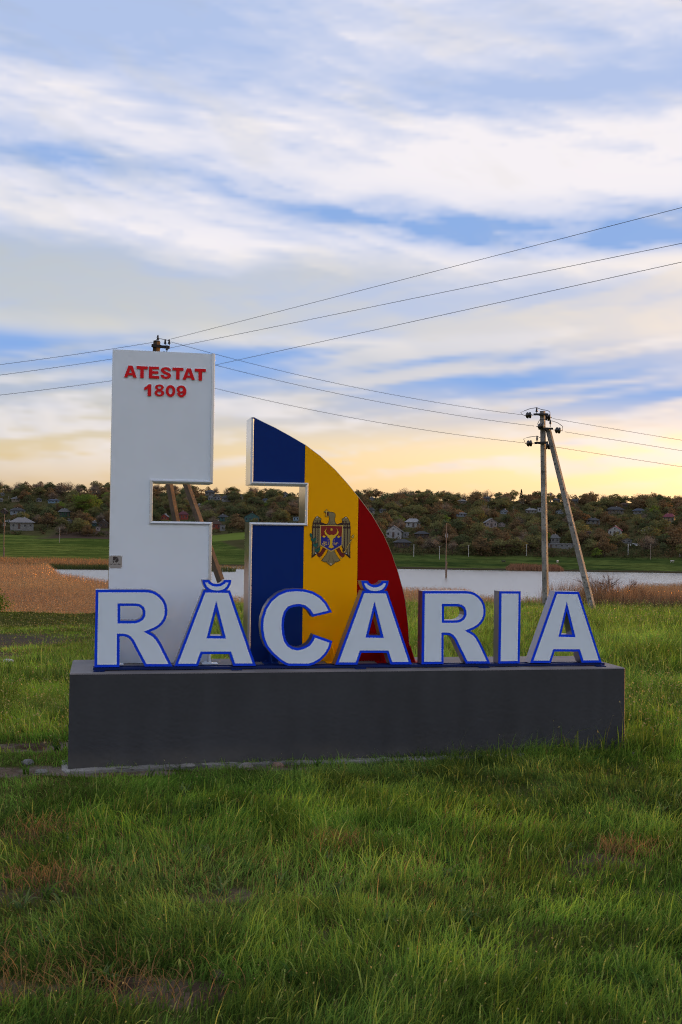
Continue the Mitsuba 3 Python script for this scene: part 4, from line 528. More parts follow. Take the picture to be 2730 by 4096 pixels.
# ------------------------------------------------------------------ village on the far slope
WALL = dict(cream=(.32, .27, .20), white=(.26, .26, .25), grey=(.22, .22, .21), bluewhite=(.27, .31, .34), green=(.04, .095, .055), teal=(.06, .15, .14), brown=(.10, .07, .05), blue=(.22, .33, .42),
            pinkwhite=(.34, .28, .26), red=(.34, .07, .045), greywhite=(.24, .24, .245), stone=(.20, .17, .14), palegreen=(.36, .42, .36))
ROOF = dict(grey=(.15, .15, .15), pale=(.21, .21, .215), darkgrey=(.062, .064, .07), brown=(.10, .065, .05), slate=(.07, .085, .12), darkred=(.13, .04, .05), magenta=(.22, .06, .08))
def house(x, y, w, ht, kind, wall, roof, lab):
    r = random.Random(int(x * 10) + int(y * 7)); hk = thing('house', lab, 'house')
    z = float(far_z(x, y)); ang = math.degrees(math.atan2(-x, y)) + r.uniform(-16, 16)
    M = T().translate([x, y, z]).rotate([0, 0, 1], ang); wc, rc = WALL[wall], ROOF[roof]
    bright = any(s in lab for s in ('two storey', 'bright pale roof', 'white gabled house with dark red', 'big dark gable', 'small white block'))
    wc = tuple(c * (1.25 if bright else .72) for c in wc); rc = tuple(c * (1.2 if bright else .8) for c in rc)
    flat = kind == 'flat'; wh = ht * (.86 if flat else .56); ww = w * (.97 if flat else .88); dp = ww * r.uniform(.65, .9) if not flat else min(ww * .7, 6); ov = (w - ww) / 2 + .15
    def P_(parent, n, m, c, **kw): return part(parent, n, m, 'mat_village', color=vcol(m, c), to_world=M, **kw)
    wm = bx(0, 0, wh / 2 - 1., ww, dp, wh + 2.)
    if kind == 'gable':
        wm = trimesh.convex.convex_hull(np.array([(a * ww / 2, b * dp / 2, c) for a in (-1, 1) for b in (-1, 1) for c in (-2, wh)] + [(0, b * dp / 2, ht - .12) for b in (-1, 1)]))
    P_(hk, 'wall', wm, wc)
    if kind == 'hip':
        rl = max(ww * .16, (ww - dp) / 2 + ww * .12)
        V = [(a * (ww / 2 + ov), b * (dp / 2 + ov), wh + c) for a in (-1, 1) for b in (-1, 1) for c in (-.05, .08)] + [(a * rl, 0, ht) for a in (-1, 1)]
        rm = trimesh.convex.convex_hull(np.array(V))
    elif kind == 'gable':
        ms = []; sl = (ht - wh) / (ww / 2); e = ov
        for s in (-1, 1):
            V = []
            for b in (-1, 1): V += [(0, b * (dp / 2 + .3), ht - .02), (0, b * (dp / 2 + .3), ht + .13), (s * (ww / 2 + e), b * (dp / 2 + .3), wh - e * sl), (s * (ww / 2 + e), b * (dp / 2 + .3), wh - e * sl + .14)]
            ms.append(trimesh.convex.convex_hull(np.array(V)))
        rm = cat_(ms)
    else: rm = bx(0, 0, wh + .12, ww + .4, dp + .4, .24)
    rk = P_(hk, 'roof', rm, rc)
    if not flat and r.random() < .75:
        cxx = r.uniform(-.2, .2) * ww; P_(rk, 'chimney', bx(cxx, .1, ht - .1, .42, .42, .9), (.30, .24, .21) if r.random() < .5 else (.4, .4, .4))
    nw = 1 if ww < 2.6 else 2 if ww < 4.6 else 3
    if ww > 7: nw = 4
    step = ww / nw; dark = (.028, .03, .036); door = r.randrange(nw) if nw > 2 else -1
    whh = min(1.15, wh * .5); ww_ = min(.8, step * .45)
    frame = tuple(min(.5, c * 1.2 + .06) for c in wc)
    for i in range(nw):
        cx_ = -ww / 2 + step * (i + .5)
        if i == door:
            P_(hk, 'door', bx(cx_, -dp / 2 - .03, wh * .4, min(.95, step * .5), .1, wh * .8), (.10, .07, .06)); continue
        wk = P_(hk, 'window', bx(cx_, -dp / 2 - .02, wh * .56, ww_ + .22, .08, whh + .22), frame)
        for s in (-1, 1): P_(wk, 'pane', bx(cx_ + s * ww_ * .26, -dp / 2 - .05, wh * .56, ww_ * .46, .06, whh), dark)
    if kind == 'gable' and ht - wh > 1.3:
        wk = P_(hk, 'window', bx(0, -dp / 2 - .02, wh + (ht - wh) * .32, .9, .08, .85), frame)
        for s in (-1, 1): P_(wk, 'pane', bx(s * .21, -dp / 2 - .05, wh + (ht - wh) * .32, .34, .06, .66), dark)
for h in HOUSES: house(*h)
# water tower on the skyline
x, y = TOWER; z = float(far_z(x, y))
wt = thing('water_tower', 'small round water tower on the skyline right of the concrete pole', 'water tower'); P_ = lambda n, m, c: part(wt, n, m, 'mat_village', color=vcol(m, c), to_world=T().translate([x, y, z]))
P_('tank', lathe([(0, 3.6), (.55, 3.7), (.62, 3.9), (.62, 5.4), (.66, 5.45), (.1, 5.75), (0, 5.75)], (0, 0, 0), (0, 0, 1), 14), (.17, .15, .15)); P_('stem', lathe([(0, -.5), (.42, -.5), (.3, 3.65), (0, 3.65)], (0, 0, 0), (0, 0, 1), 10), (.2, .19, .19))
# parked cars
def car(x, y, lab, ang):
    z = float(far_z(x, y)) + .05; M = T().translate([x, y, z]).rotate([0, 0, 1], ang); k = thing('parked_car', lab, 'car')
    def P_(p, n, m, c): return part(p, n, m, 'mat_village', color=vcol(m, c), to_world=M)
    side = Polygon([(-2.05, .35), (-2.08, .75), (-1.9, .9), (-1.25, .95), (-.75, 1.42), (.65, 1.45), (1.35, .98), (2.0, .86), (2.1, .6), (2.08, .35)])
    m = trimesh.creation.extrude_polygon(side, 1.66, engine='earcut'); v = m.vertices; m.vertices = np.stack([v[:, 0], .83 - v[:, 2], v[:, 1]], -1); P_(k, 'body', m, (.62, .62, .62))
    g = Polygon([(-1.05, .98), (-.68, 1.34), (.58, 1.36), (1.1, .99)]); m = trimesh.creation.extrude_polygon(g, 1.70, engine='earcut'); v = m.vertices; m.vertices = np.stack([v[:, 0], .85 - v[:, 2], v[:, 1]], -1); P_(k, 'side_windows', m, (.03, .035, .04))
    for a in (-1.3, 1.3):
        for s in (-1, 1): P_(k, 'wheel', lathe([(0, -.1), (.31, -.1), (.31, .1), (0, .1)], (a, s * .76, .32), (0, 1, 0), 14), (.03, .03, .03))
car(*CAR, 'white car parked beside the large low white house on the left', 8); car(*CAR2, 'white car parked under the grey sheds on the right slope', -6)
# small poles
NEARSHORE = 8
POLE_LABELS = ['pale shore pole nearest the red curve', 'thin brown shore pole just left of the lake pole', 'pale shore pole just right of the lake pole', 'pale shore pole left of the right concrete pole', 'pale shore pole right of the leaning brace',
    'pale shore pole, second from the right edge among the pale ones', 'thin brown shore pole, shorter and darker, near the right edge', 'pale shore pole at the right edge', 'thin pole in front of the grey white gabled house', 'thin pole right of the large rust tree',
    'thin pole left of the large rust tree', 'short pole among trees left of the concrete pole', 'lamp pole low among rust trees right of the brace', 'thin pole at the left end of the long white house', 'tall thin pole behind the slate roofed house',
    'thin brown pole on the left field', 'thin pole at the right end of the pale blue house', 'thin pole above the dark green house', 'thin pole above the grey house between pole and brace', 'short pole among rust trees on the upper slope', 'thin pole behind the long white house',
    'thin pole on the upper slope left of the spruce', 'thin pole near the small cream house at the left edge', 'thin pole on the upper slope under the spruce', 'thin pole right of the slate roofed house', 'thin pole inside the notch at its left end']
for i, (x, y, h) in enumerate(SMALL_POLES):
    z = float(far_z(x, y)); pale = i < 6 or i == 7
    k = thing('village_pole', POLE_LABELS[i], 'utility pole', 'poles along the far shore' if i < NEARSHORE else 'poles among the village trees')
    c = (.50, .49, .47) if pale else (.27, .22, .18) if i < NEARSHORE else (.33, .31, .29)
    m = prism((x, y, z - .5), (x, y, z + h), .22, .15); part(k, 'post', m, 'mat_village', color=vcol(m, c))
    m = bx(x, y, z + h * .96, .75, .07, .07); part(k, 'crossarm', m, 'mat_village', color=vcol(m, c))
def brown_pole(x, y, z0, h, lab):
    k = thing('wooden_pole', lab, 'utility pole'); c = (.19, .13, .10)
    m = prism((x, y, z0 - 2), (x + .1, y, z0 + h), .32, .20, 0, 8); part(k, 'post', m, 'mat_village', color=vcol(m, c))
    m = prism((x + .28, y, z0 - 2), (x + .3, y, z0 + h * .30), .3, .26, 0, 6); part(k, 'stub', m, 'mat_village', color=vcol(m, c))
    for s in (-1, 1):
        m = bx(x + .1 + s * .34, y - .12, z0 + h * .775, .2, .16, 1.1); part(k, 'bracket', m, 'mat_village', color=vcol(m, (.3, .28, .27)))
    m = bx(x + .1, y, z0 + h * .82, 1.1, .12, .12); part(k, 'crossarm', m, 'mat_village', color=vcol(m, (.12, .09, .08)))
brown_pole(WATER_POLE[0], WATER_POLE[1], -13.1, WATER_POLE[2], 'tall brown wooden pole standing in the lake')
brown_pole(LEFT_POLE_FAR[0], LEFT_POLE_FAR[1], -12.6, LEFT_POLE_FAR[2] + .6, 'tall brown wooden pole in the reeds at the left edge')
# grazing goats on the far shore
def goat(x, y, ang, c, lab):
    J = dict(rump=(-.34, 0, .60, .17), chest=(.30, 0, .60, .18), neck=(.48, 0, .72, .09), head=(.66, 0, .62, .075), muzzle=(.80, 0, .50, .045))
    B = [('rump', 'chest'), ('chest', 'neck'), ('neck', 'head'), ('head', 'muzzle')]
    for i, (a, s) in enumerate(((-.38, -.1), (-.38, .1), (.28, -.1), (.28, .1))):
        back = a < 0; J[f'a{i}'] = (a, s, .5, .085); J[f'b{i}'] = (a + (.10 if back else 0), s, .34, .05); J[f'c{i}'] = (a - (.06 if back else .01), s, .2, .032); J[f'd{i}'] = (a - (.03 if back else 0), s, .02, .03)
        B += [(f'a{i}', f'b{i}'), (f'b{i}', f'c{i}'), (f'c{i}', f'd{i}')]
    for s in (-1, 1): J[f'e{s}'] = (.62, s * .07, .69, .025); J[f'f{s}'] = (.58, s * .16, .66, .014); B.append((f'e{s}', f'f{s}'))
    J['t0'] = (-.5, 0, .68, .035); J['t1'] = (-.6, 0, .6, .02); B.append(('t0', 't1'))
    ball = lambda k: m3.Manifold.sphere(J[k][3], 10).translate(J[k][:3])
    m = sum((m3.Manifold.batch_hull([ball(a), ball(b)]) for a, b in B), m3.Manifold())
    v, f, _ = meshkit.arrays(m); mm = trimesh.Trimesh(v, f)
    whole('goat', mm, 'mat_village', lab, 'goat', color=vcol(mm, c), smooth=True, to_world=T().translate([x, y, float(far_z(x, y)) + .05]).rotate([0, 0, 1], ang).scale(1.35))
goat(*GOATS[0], 60, (.62, .60, .56), 'white goat grazing on the far shore beside the brown reeds')
goat(*GOATS[1], 10, (.40, .38, .36), 'pale goat on the far shore at the right edge')
goat(*GOATS[2], 170, (.06, .05, .045), 'dark goat on the far shore left of the brown reeds')

# ------------------------------------------------------------------ trees
def leaves(centres, size, col, r, cv=.3):
    """one small bent leaf clump (two triangles) per centre"""
    n = len(centres); a = r.normal(size=(n, 3)); a /= np.linalg.norm(a, axis=1, keepdims=True); b = np.cross(a, r.normal(size=(n, 3))); b /= np.linalg.norm(b, axis=1, keepdims=True)
    s = size * r.uniform(.6, 1.4, (n, 1)); q = np.cross(a, b)
    V = np.stack([centres - a * s, centres + b * s * .55 + q * s * .15, centres + a * s, centres - b * s * .55 + q * s * .15], 1)
    i = np.arange(n)[:, None] * 4; f = np.concatenate([i + [0, 1, 2], i + [0, 2, 3]])
    c = np.array(col)[None] * r.uniform(1 - cv, 1 + cv, (n, 1)) * r.uniform(.92, 1.08, (n, 3))
    return V.reshape(-1, 3), f, np.repeat(c, 4, 0)
def twigs(p0, p1, w, col, r):
    n = len(p0); d = p1 - p0; s = np.cross(d, r.normal(size=(n, 3))); s /= np.linalg.norm(s, axis=1, keepdims=True); s *= np.broadcast_to(w, (n,))[:, None]
    V = np.stack([p0 - s, p0 + s, p1], 1); c = np.array(col)[None] * r.uniform(.75, 1.25, (n, 1))
    return V.reshape(-1, 3), np.arange(3 * n).reshape(-1, 3), np.repeat(c, 3, 0)
def merge(parts):
    V, F, C, o = [], [], [], 0
    for v, f, c in parts: V.append(v); F.append(f + o); C.append(c); o += len(v)
    return (np.vstack(V), np.vstack(F)), np.clip(np.vstack(C), 0, .9)
KIND = dict(rust=((.185, .128, .066), .54, 1000), olive=((.160, .156, .062), .54, 1000), dark=((.105, .122, .056), .54, 1000), bare=((.26, .205, .145), .54, 620), bright=((.175, .245, .04), .48, 800), willow=((.125, .175, .034), .48, 1700), spruce=((.028, .045, .028), .24, 700))
def crown(kind, seed):
    r = np.random.default_rng(seed); col, rad, n = KIND[kind]; parts = []
    if kind == 'spruce':
        t = r.uniform(.12, 1, n) ** .8; a = r.uniform(0, 6.28, n); rr = (1 - t) * .27 * (.35 + .65 * np.abs(np.sin(t * 26))) * np.sqrt(r.uniform(.2, 1, n)) + .01
        parts.append(leaves(np.stack([rr * np.cos(a), rr * np.sin(a), t - .1 * rr], -1), .032, col, r))
        return merge(parts)
    nl = 11 if kind != 'willow' else 16
    L = []
    for i in range(nl):
        a = r.uniform(0, 6.28); q = rad * .62 * math.sqrt(r.uniform(.05, 1)); h = .18 + .56 * r.uniform(0, 1) * (1 - .35 * (q / rad) ** 2) + (.0 if kind != 'willow' else .05)
        L.append((q * math.cos(a), q * math.sin(a), h, r.uniform(.18, .28)))
    L.append((0, 0, .76, .22))
    # limbs and fanning twigs
    base = np.array([0, 0, .2])
    for lx, ly, lz, lr in L:
        m = 90 if kind == 'bare' else 14
        e = np.array([lx, ly, lz]) + r.normal(size=(m, 3)) * lr * .62; s = base + (np.array([lx, ly, lz]) - base) * r.uniform(.35, .95, (m, 1))
        parts.append(twigs(s, e, .004 if kind == 'bare' else .006, (.17, .125, .09) if kind != 'bare' else (.19, .15, .115), r))
        k = max(4, int(n / len(L))); dd = r.normal(size=(k, 3)); dd /= np.linalg.norm(dd, axis=1, keepdims=True); dd[:, 2] = np.abs(dd[:, 2]) * .95 - .25 * (r.uniform(size=k) < .35)
        rr = lr * r.uniform(.45, 1.08, (k, 1)); c = np.array([lx, ly, lz]) + dd * rr
        shade = r.uniform(.8, 1.2)
        parts.append(leaves(c, (.042 if kind != 'willow' else .034) if kind != 'bare' else .022, np.array(col) * shade, r, .13))
    return merge(parts)
def trunk(seed):
    r = np.random.default_rng(seed); ms = [tube([(0, 0, -.12), (.004, .0, .1), (.01, .01, .3), (0, .0, .55)], [.034, .027, .018, .006], 6)]
    for i in range(6):
        a = r.uniform(0, 6.28); q = r.uniform(.18, .34); ms.append(tube([(.006, .005, r.uniform(.12, .26)), (q * .5 * math.cos(a), q * .5 * math.sin(a), .38), (q * math.cos(a), q * math.sin(a), r.uniform(.5, .66))], [.014, .009, .004], 5))
    return cat_(ms)
TR = [mikit.ply(trunk(90 + i), 'mat_bark', smooth=True) for i in range(3)]
NV = dict(rust=4, olive=4, dark=3, bare=4, bright=2, willow=1, spruce=1); CROWN = {}
for kd, nv in NV.items():
    for i in range(nv):
        (v, f), c = crown(kd, 100 + 13 * i + sum(map(ord, kd))); fn = np.cross(v[f[:, 1]] - v[f[:, 0]], v[f[:, 2]] - v[f[:, 0]]); fn /= np.linalg.norm(fn, axis=1, keepdims=True) + 1e-12
        vn = np.zeros_like(v); np.add.at(vn, f.ravel(), np.repeat(fn, 3, 0)); out = v - np.array([0, 0, .42]); out /= np.linalg.norm(out, axis=1, keepdims=True) + 1e-9; vn /= np.linalg.norm(vn, axis=1, keepdims=True) + 1e-9
        vn = np.where((vn * out).sum(1, keepdims=True) < 0, -vn, vn); vn = .35 * vn + .65 * out; vn /= np.linalg.norm(vn, axis=1, keepdims=True)
        CROWN[kd, i] = {'type': 'ply', 'filename': meshkit.write_ply((v, f), False, None, c, normals=vn), 'face_normals': False, 'bsdf': {'type': 'ref', 'id': 'mat_foliage'}}
TL = dict(rust=('rust_tree', 'rust brown budding tree'), olive=('olive_tree', 'olive green tree'), dark=('dark_tree', 'dark green bushy tree'), bare=('bare_tree', 'pale bare tree'), bright=('bright_tree', 'bright yellow green tree'))
def where(x, y):
    b = x / y
    for lim, side in ((-.2715, 'left edge'), (-.235, 'left of the tall pale tree'), (-.202, 'left of the pylon'), (-.11, 'behind the pylon'), (-.084, 'between pylon and flag'), (.016, 'behind the flag panel'), (.055, 'right of the red curve'),
                      (.092, 'left of the lake pole'), (.13, 'right of the lake pole'), (.176, 'left of the concrete pole'), (.215, 'between pole and brace'), (.25, 'right of the brace'), (9, 'right edge')):
        if b < lim: break
    lev = 'at the foot of the slope' if y < (482 if x > -45 else 542) else 'on the lower slope' if y < (530 if x > -45 else 575) else 'halfway up the slope' if y < 590 else 'on the upper slope' if y < 655 else 'on the skyline'
    return side if ' ' in side and side[0] in 'jb' or side.startswith(('left of', 'right of')) else 'near the ' + side, lev
rt = np.random.default_rng(21)
for i, (x, y, s, kd) in enumerate(TREES):
    side, lev = where(x, y)
    if kd == 'willow': k = thing('willow_tree', 'large light green willow like tree, tallest left of the white pylon', 'tree')
    elif kd == 'spruce': k = thing('spruce_tree', 'pointed dark spruce on the skyline left of the right concrete pole', 'tree')
    else:
        nme, lab = TL[kd]; size = 'small ' if s < 5.9 else 'large ' if s > 7.4 else ''
        lab = f'{size}{lab} {lev}, {side}'.replace('near the left of the large light green tree', 'left of the tall light green tree'); k = thing(nme, lab, 'tree', 'trees: ' + lab)
    z = float(far_z(x, y)); a = rt.uniform(0, 360)
    sq = rt.uniform(1.0, 1.5) if kd not in ('spruce',) else 1.
    M = T().translate([x, y, z]).rotate([0, 0, 1], float(a)).scale([s * sq, s * sq, s])
    part(k, 'trunk', TR[i % 3], None, to_world=M); part(k, 'crown', CROWN[kd, int(rt.integers(NV[kd]))], None, to_world=M)
# scrub that fills the slope under the trees: one uncountable mass
def scatter_scrub():
    r = np.random.default_rng(33); N = 4200; D = 452 + 225 * r.uniform(0, 1, N) ** 1.15; x = r.uniform(-.33, .33, N) * D
    ok = ~((x < -20) & (D < 524 + 4 * np.sin(x * .3) + 10 * ss(-40, -20, x) * 0)) | ((x > -40) & (x < -20) & (D > 470)); D, x = D[ok], x[ok]
    for hx, hy, hw, *_ in HOUSES:                                                  # keep the house fronts clear
        q = (np.abs(x - hx * D / hy) < hw * .62) & (D > hy - 11) & (D < hy + 2); D, x = D[~q], x[~q]
    edge = np.exp(-np.maximum(D - 452, 0) / 9.) * (x > -20); n = len(D); parts = []
    hgt = r.uniform(1.2, 3.0, n) + 2.2 * edge; z = far_z(x, D); m = 26
    dd = r.normal(size=(n, m, 3)); dd /= np.linalg.norm(dd, axis=2, keepdims=True); dd[..., 2] = np.abs(dd[..., 2])
    C = np.stack([x, D, z], -1)[:, None] + dd * (hgt[:, None, None] * np.array([.95, .95, .9])) * r.uniform(.4, 1, (n, m, 1))
    pal = np.array([(.115, .105, .045), (.08, .092, .038), (.135, .095, .05), (.065, .08, .034)]); cc = np.repeat(pal[r.integers(0, 4, n)] * (1 - .25 * edge[:, None]), m, 0)
    v, f, c = leaves(C.reshape(-1, 3), .42, (1, 1, 1), r); return (v, f), np.clip(c * np.repeat(cc, 4, 0), 0, .9)
mv, c = scatter_scrub(); whole('undergrowth', mv, 'mat_foliage', 'dark scrub filling the village slope between houses and trees', 'scrub', kind='stuff', color=c)

# ------------------------------------------------------------------ reeds
def blades(root, h, w, az, bend, col, nseg=3, tipcol=None, r=rng):
    n = len(root); t = np.linspace(0, 1, nseg + 1); d = np.stack([np.cos(az), np.sin(az)], -1)
    tw = az + np.pi / 2 + r.uniform(-.9, .9, n); s = np.stack([np.cos(tw), np.sin(tw)], -1) * (w / 2)[:, None]
    lat = (bend * h)[:, None] * t ** 2; up = h[:, None] * t * np.sqrt(np.maximum(1 - (bend[:, None] * t) ** 2 * .7, .1))
    ctr = np.concatenate([root[:, None, :2] + d[:, None] * lat[..., None], root[:, None, 2:] + up[..., None]], -1)
    wid = (1 - t ** 1.8 * .85)[None, :, None]; S3 = np.concatenate([s, np.zeros((n, 1))], -1)[:, None]
    A, B = ctr[:, :-1] - S3 * wid[:, :-1], ctr[:, :-1] + S3 * wid[:, :-1]
    V = np.concatenate([np.stack([A, B], 2).reshape(n, 2 * nseg, 3), ctr[:, -1:]], 1); m = 2 * nseg + 1; f = []
    for k in range(nseg - 1): f += [[2 * k, 2 * k + 1, 2 * k + 3], [2 * k, 2 * k + 3, 2 * k + 2]]
    f.append([2 * nseg - 2, 2 * nseg - 1, 2 * nseg])
    F = (np.arange(n) * m)[:, None, None] + np.array(f)[None]
    cl = np.repeat(col[:, None], m, 1)
    if tipcol is not None:
        tt = np.concatenate([np.repeat(t[:-1], 2), [1.]])[None, :, None] ** 2; cl = cl * (1 - tt * .5) + tipcol[:, None] * tt * .5
    return V.reshape(-1, 3), F.reshape(-1, 3), cl.reshape(-1, 3)
def near_shore(x, y):
    """far edge of the near reed bed as a function of bearing"""
    b = x / y; return np.interp(b, [-.42, -.298, -.26, -.244, -.20, -.165, -.115, -.085, -.06, 0, .055, .07, .11, .122, .21, .243, .262, .30, .42], [440, 440, 398, 300, 268, 250, 214, 205, 215, 225, 252, 250, 249, 226, 222, 258, 292, 305, 330])
def reed_bed():
    r = np.random.default_rng(44); P = []
    N = 330000; y = 150 + 300 * r.uniform(0, 1, N) ** 1.25; x = r.uniform(-.345, .345, N) * y
    lim = near_shore(x, y) + 9 * (meshkit.noise(np.stack([x * .16, y * .05, x * 0], -1), 3) - .5)
    vis = (x / y < -.06) | (x / y > .05); ok = (y < lim) & (vis | (r.uniform(size=N) < .35)); x, y, lim = x[ok], y[ok], lim[ok]
    edge = ss(10, 0, lim - y); n = len(x)
    cl = meshkit.fbm(np.stack([x * .1, y * .05, x * 0], -1), 3, 5)
    h = (2.15 + .9 * (cl - .5) + r.normal(0, .16, n)) * (1 - .12 * edge * r.uniform(0, 1, n)) + .55 * edge * (r.uniform(size=n) < .10)
    base = np.array([.43, .26, .13]); red = np.array([.36, .205, .115]); gold = np.array([.53, .34, .165])
    k = np.clip((cl - .5) * 2.2 + .5 + r.normal(0, .18, n), 0, 1)[:, None]; col = (red * (1 - k) + gold * k) * .6 + base * .4; col = col * r.uniform(.88, 1.12, (n, 1))
    fresh = (meshkit.noise(np.stack([x * .11, y * .06, x * 0], -1), 9) > .66) & (edge > .35) & (x > 0) & (x / y > .235)
    col[fresh] = np.array([.06, .095, .04]) * r.uniform(.8, 1.3, (fresh.sum(), 1)); h[fresh] *= .85
    root = np.stack([x, y, np.full(n, -13.15)], -1); P.append(blades(root, h, np.full(n, .085) * (y / 200) ** .5, r.uniform(0, 6.28, n), r.uniform(.02, .22, n), col, 1, r=r))
    # plumes
    s = r.uniform(size=n) < .45; a = root[s] + np.stack([r.normal(0, .1, s.sum()), r.normal(0, .1, s.sum()), h[s] * .97], -1)
    P.append(leaves(a, .085, (1, 1, 1), r)); P[-1] = (P[-1][0], P[-1][1], P[-1][2] * np.repeat(np.array([.37, .245, .14])[None] * r.uniform(.85, 1.15, (s.sum(), 1)), 4, 0))
    return merge(P)
mv, c = reed_bed(); whole('reed_bed', mv, 'mat_reed', 'wide bed of dry tan reeds along the near side of the lake', 'reeds', kind='stuff', color=c)
def far_reeds():
    r = np.random.default_rng(45); P = []
    for x0, x1, y0, y1, N, hh, cols in ((-150, -34, 369, 378, 9000, 1.5, ((.06, .085, .03), (.10, .11, .04))), (-160, -60, 378, 410, 15000, 1.9, ((.36, .20, .10), (.42, .25, .11))), (-62, -30, 392, 408, 1500, 1.2, ((.25, .18, .08), (.3, .2, .1))),
                                    (61, 82.5, 419, 424, 5200, 2.2, ((.27, .14, .09), (.33, .18, .10))), (-32, 140, 418.5, 421.5, 5000, .45, ((.07, .075, .03), (.10, .08, .04)))):
        x = r.uniform(x0, x1, N); u = (x - x0) / (x1 - x0); y = r.uniform(y0, y1, N) + (1.6 * np.sin(x * .23) if y1 < 415 else .5 * np.sin(x * .4))
        e = ss(0, .12, u) * ss(1, .88, u) if hh == 2.2 else np.ones(N)
        if hh == 1.9: e = e * ss(-60, -85, x) ; 
        keep = r.uniform(size=N) < .15 + .85 * e; x, y, e = x[keep], y[keep], e[keep]; n = len(x); z = np.maximum(far_z(x, y), -13.2)
        ca, cb = map(np.array, cols); k = r.uniform(0, 1, (n, 1)); col = (ca * (1 - k) + cb * k) * r.uniform(.8, 1.2, (n, 1))
        P.append(blades(np.stack([x, y, z], -1), hh * (.55 + .45 * e) * r.uniform(.7, 1.15, n), np.full(n, .16), r.uniform(0, 6.28, n), r.uniform(0, .2, n), col, 1, r=r))
    return merge(P)
mv, c = far_reeds(); whole('far_reeds', mv, 'mat_reed', 'brown and green reeds along the far shore of the lake', 'reeds', kind='stuff', color=c)

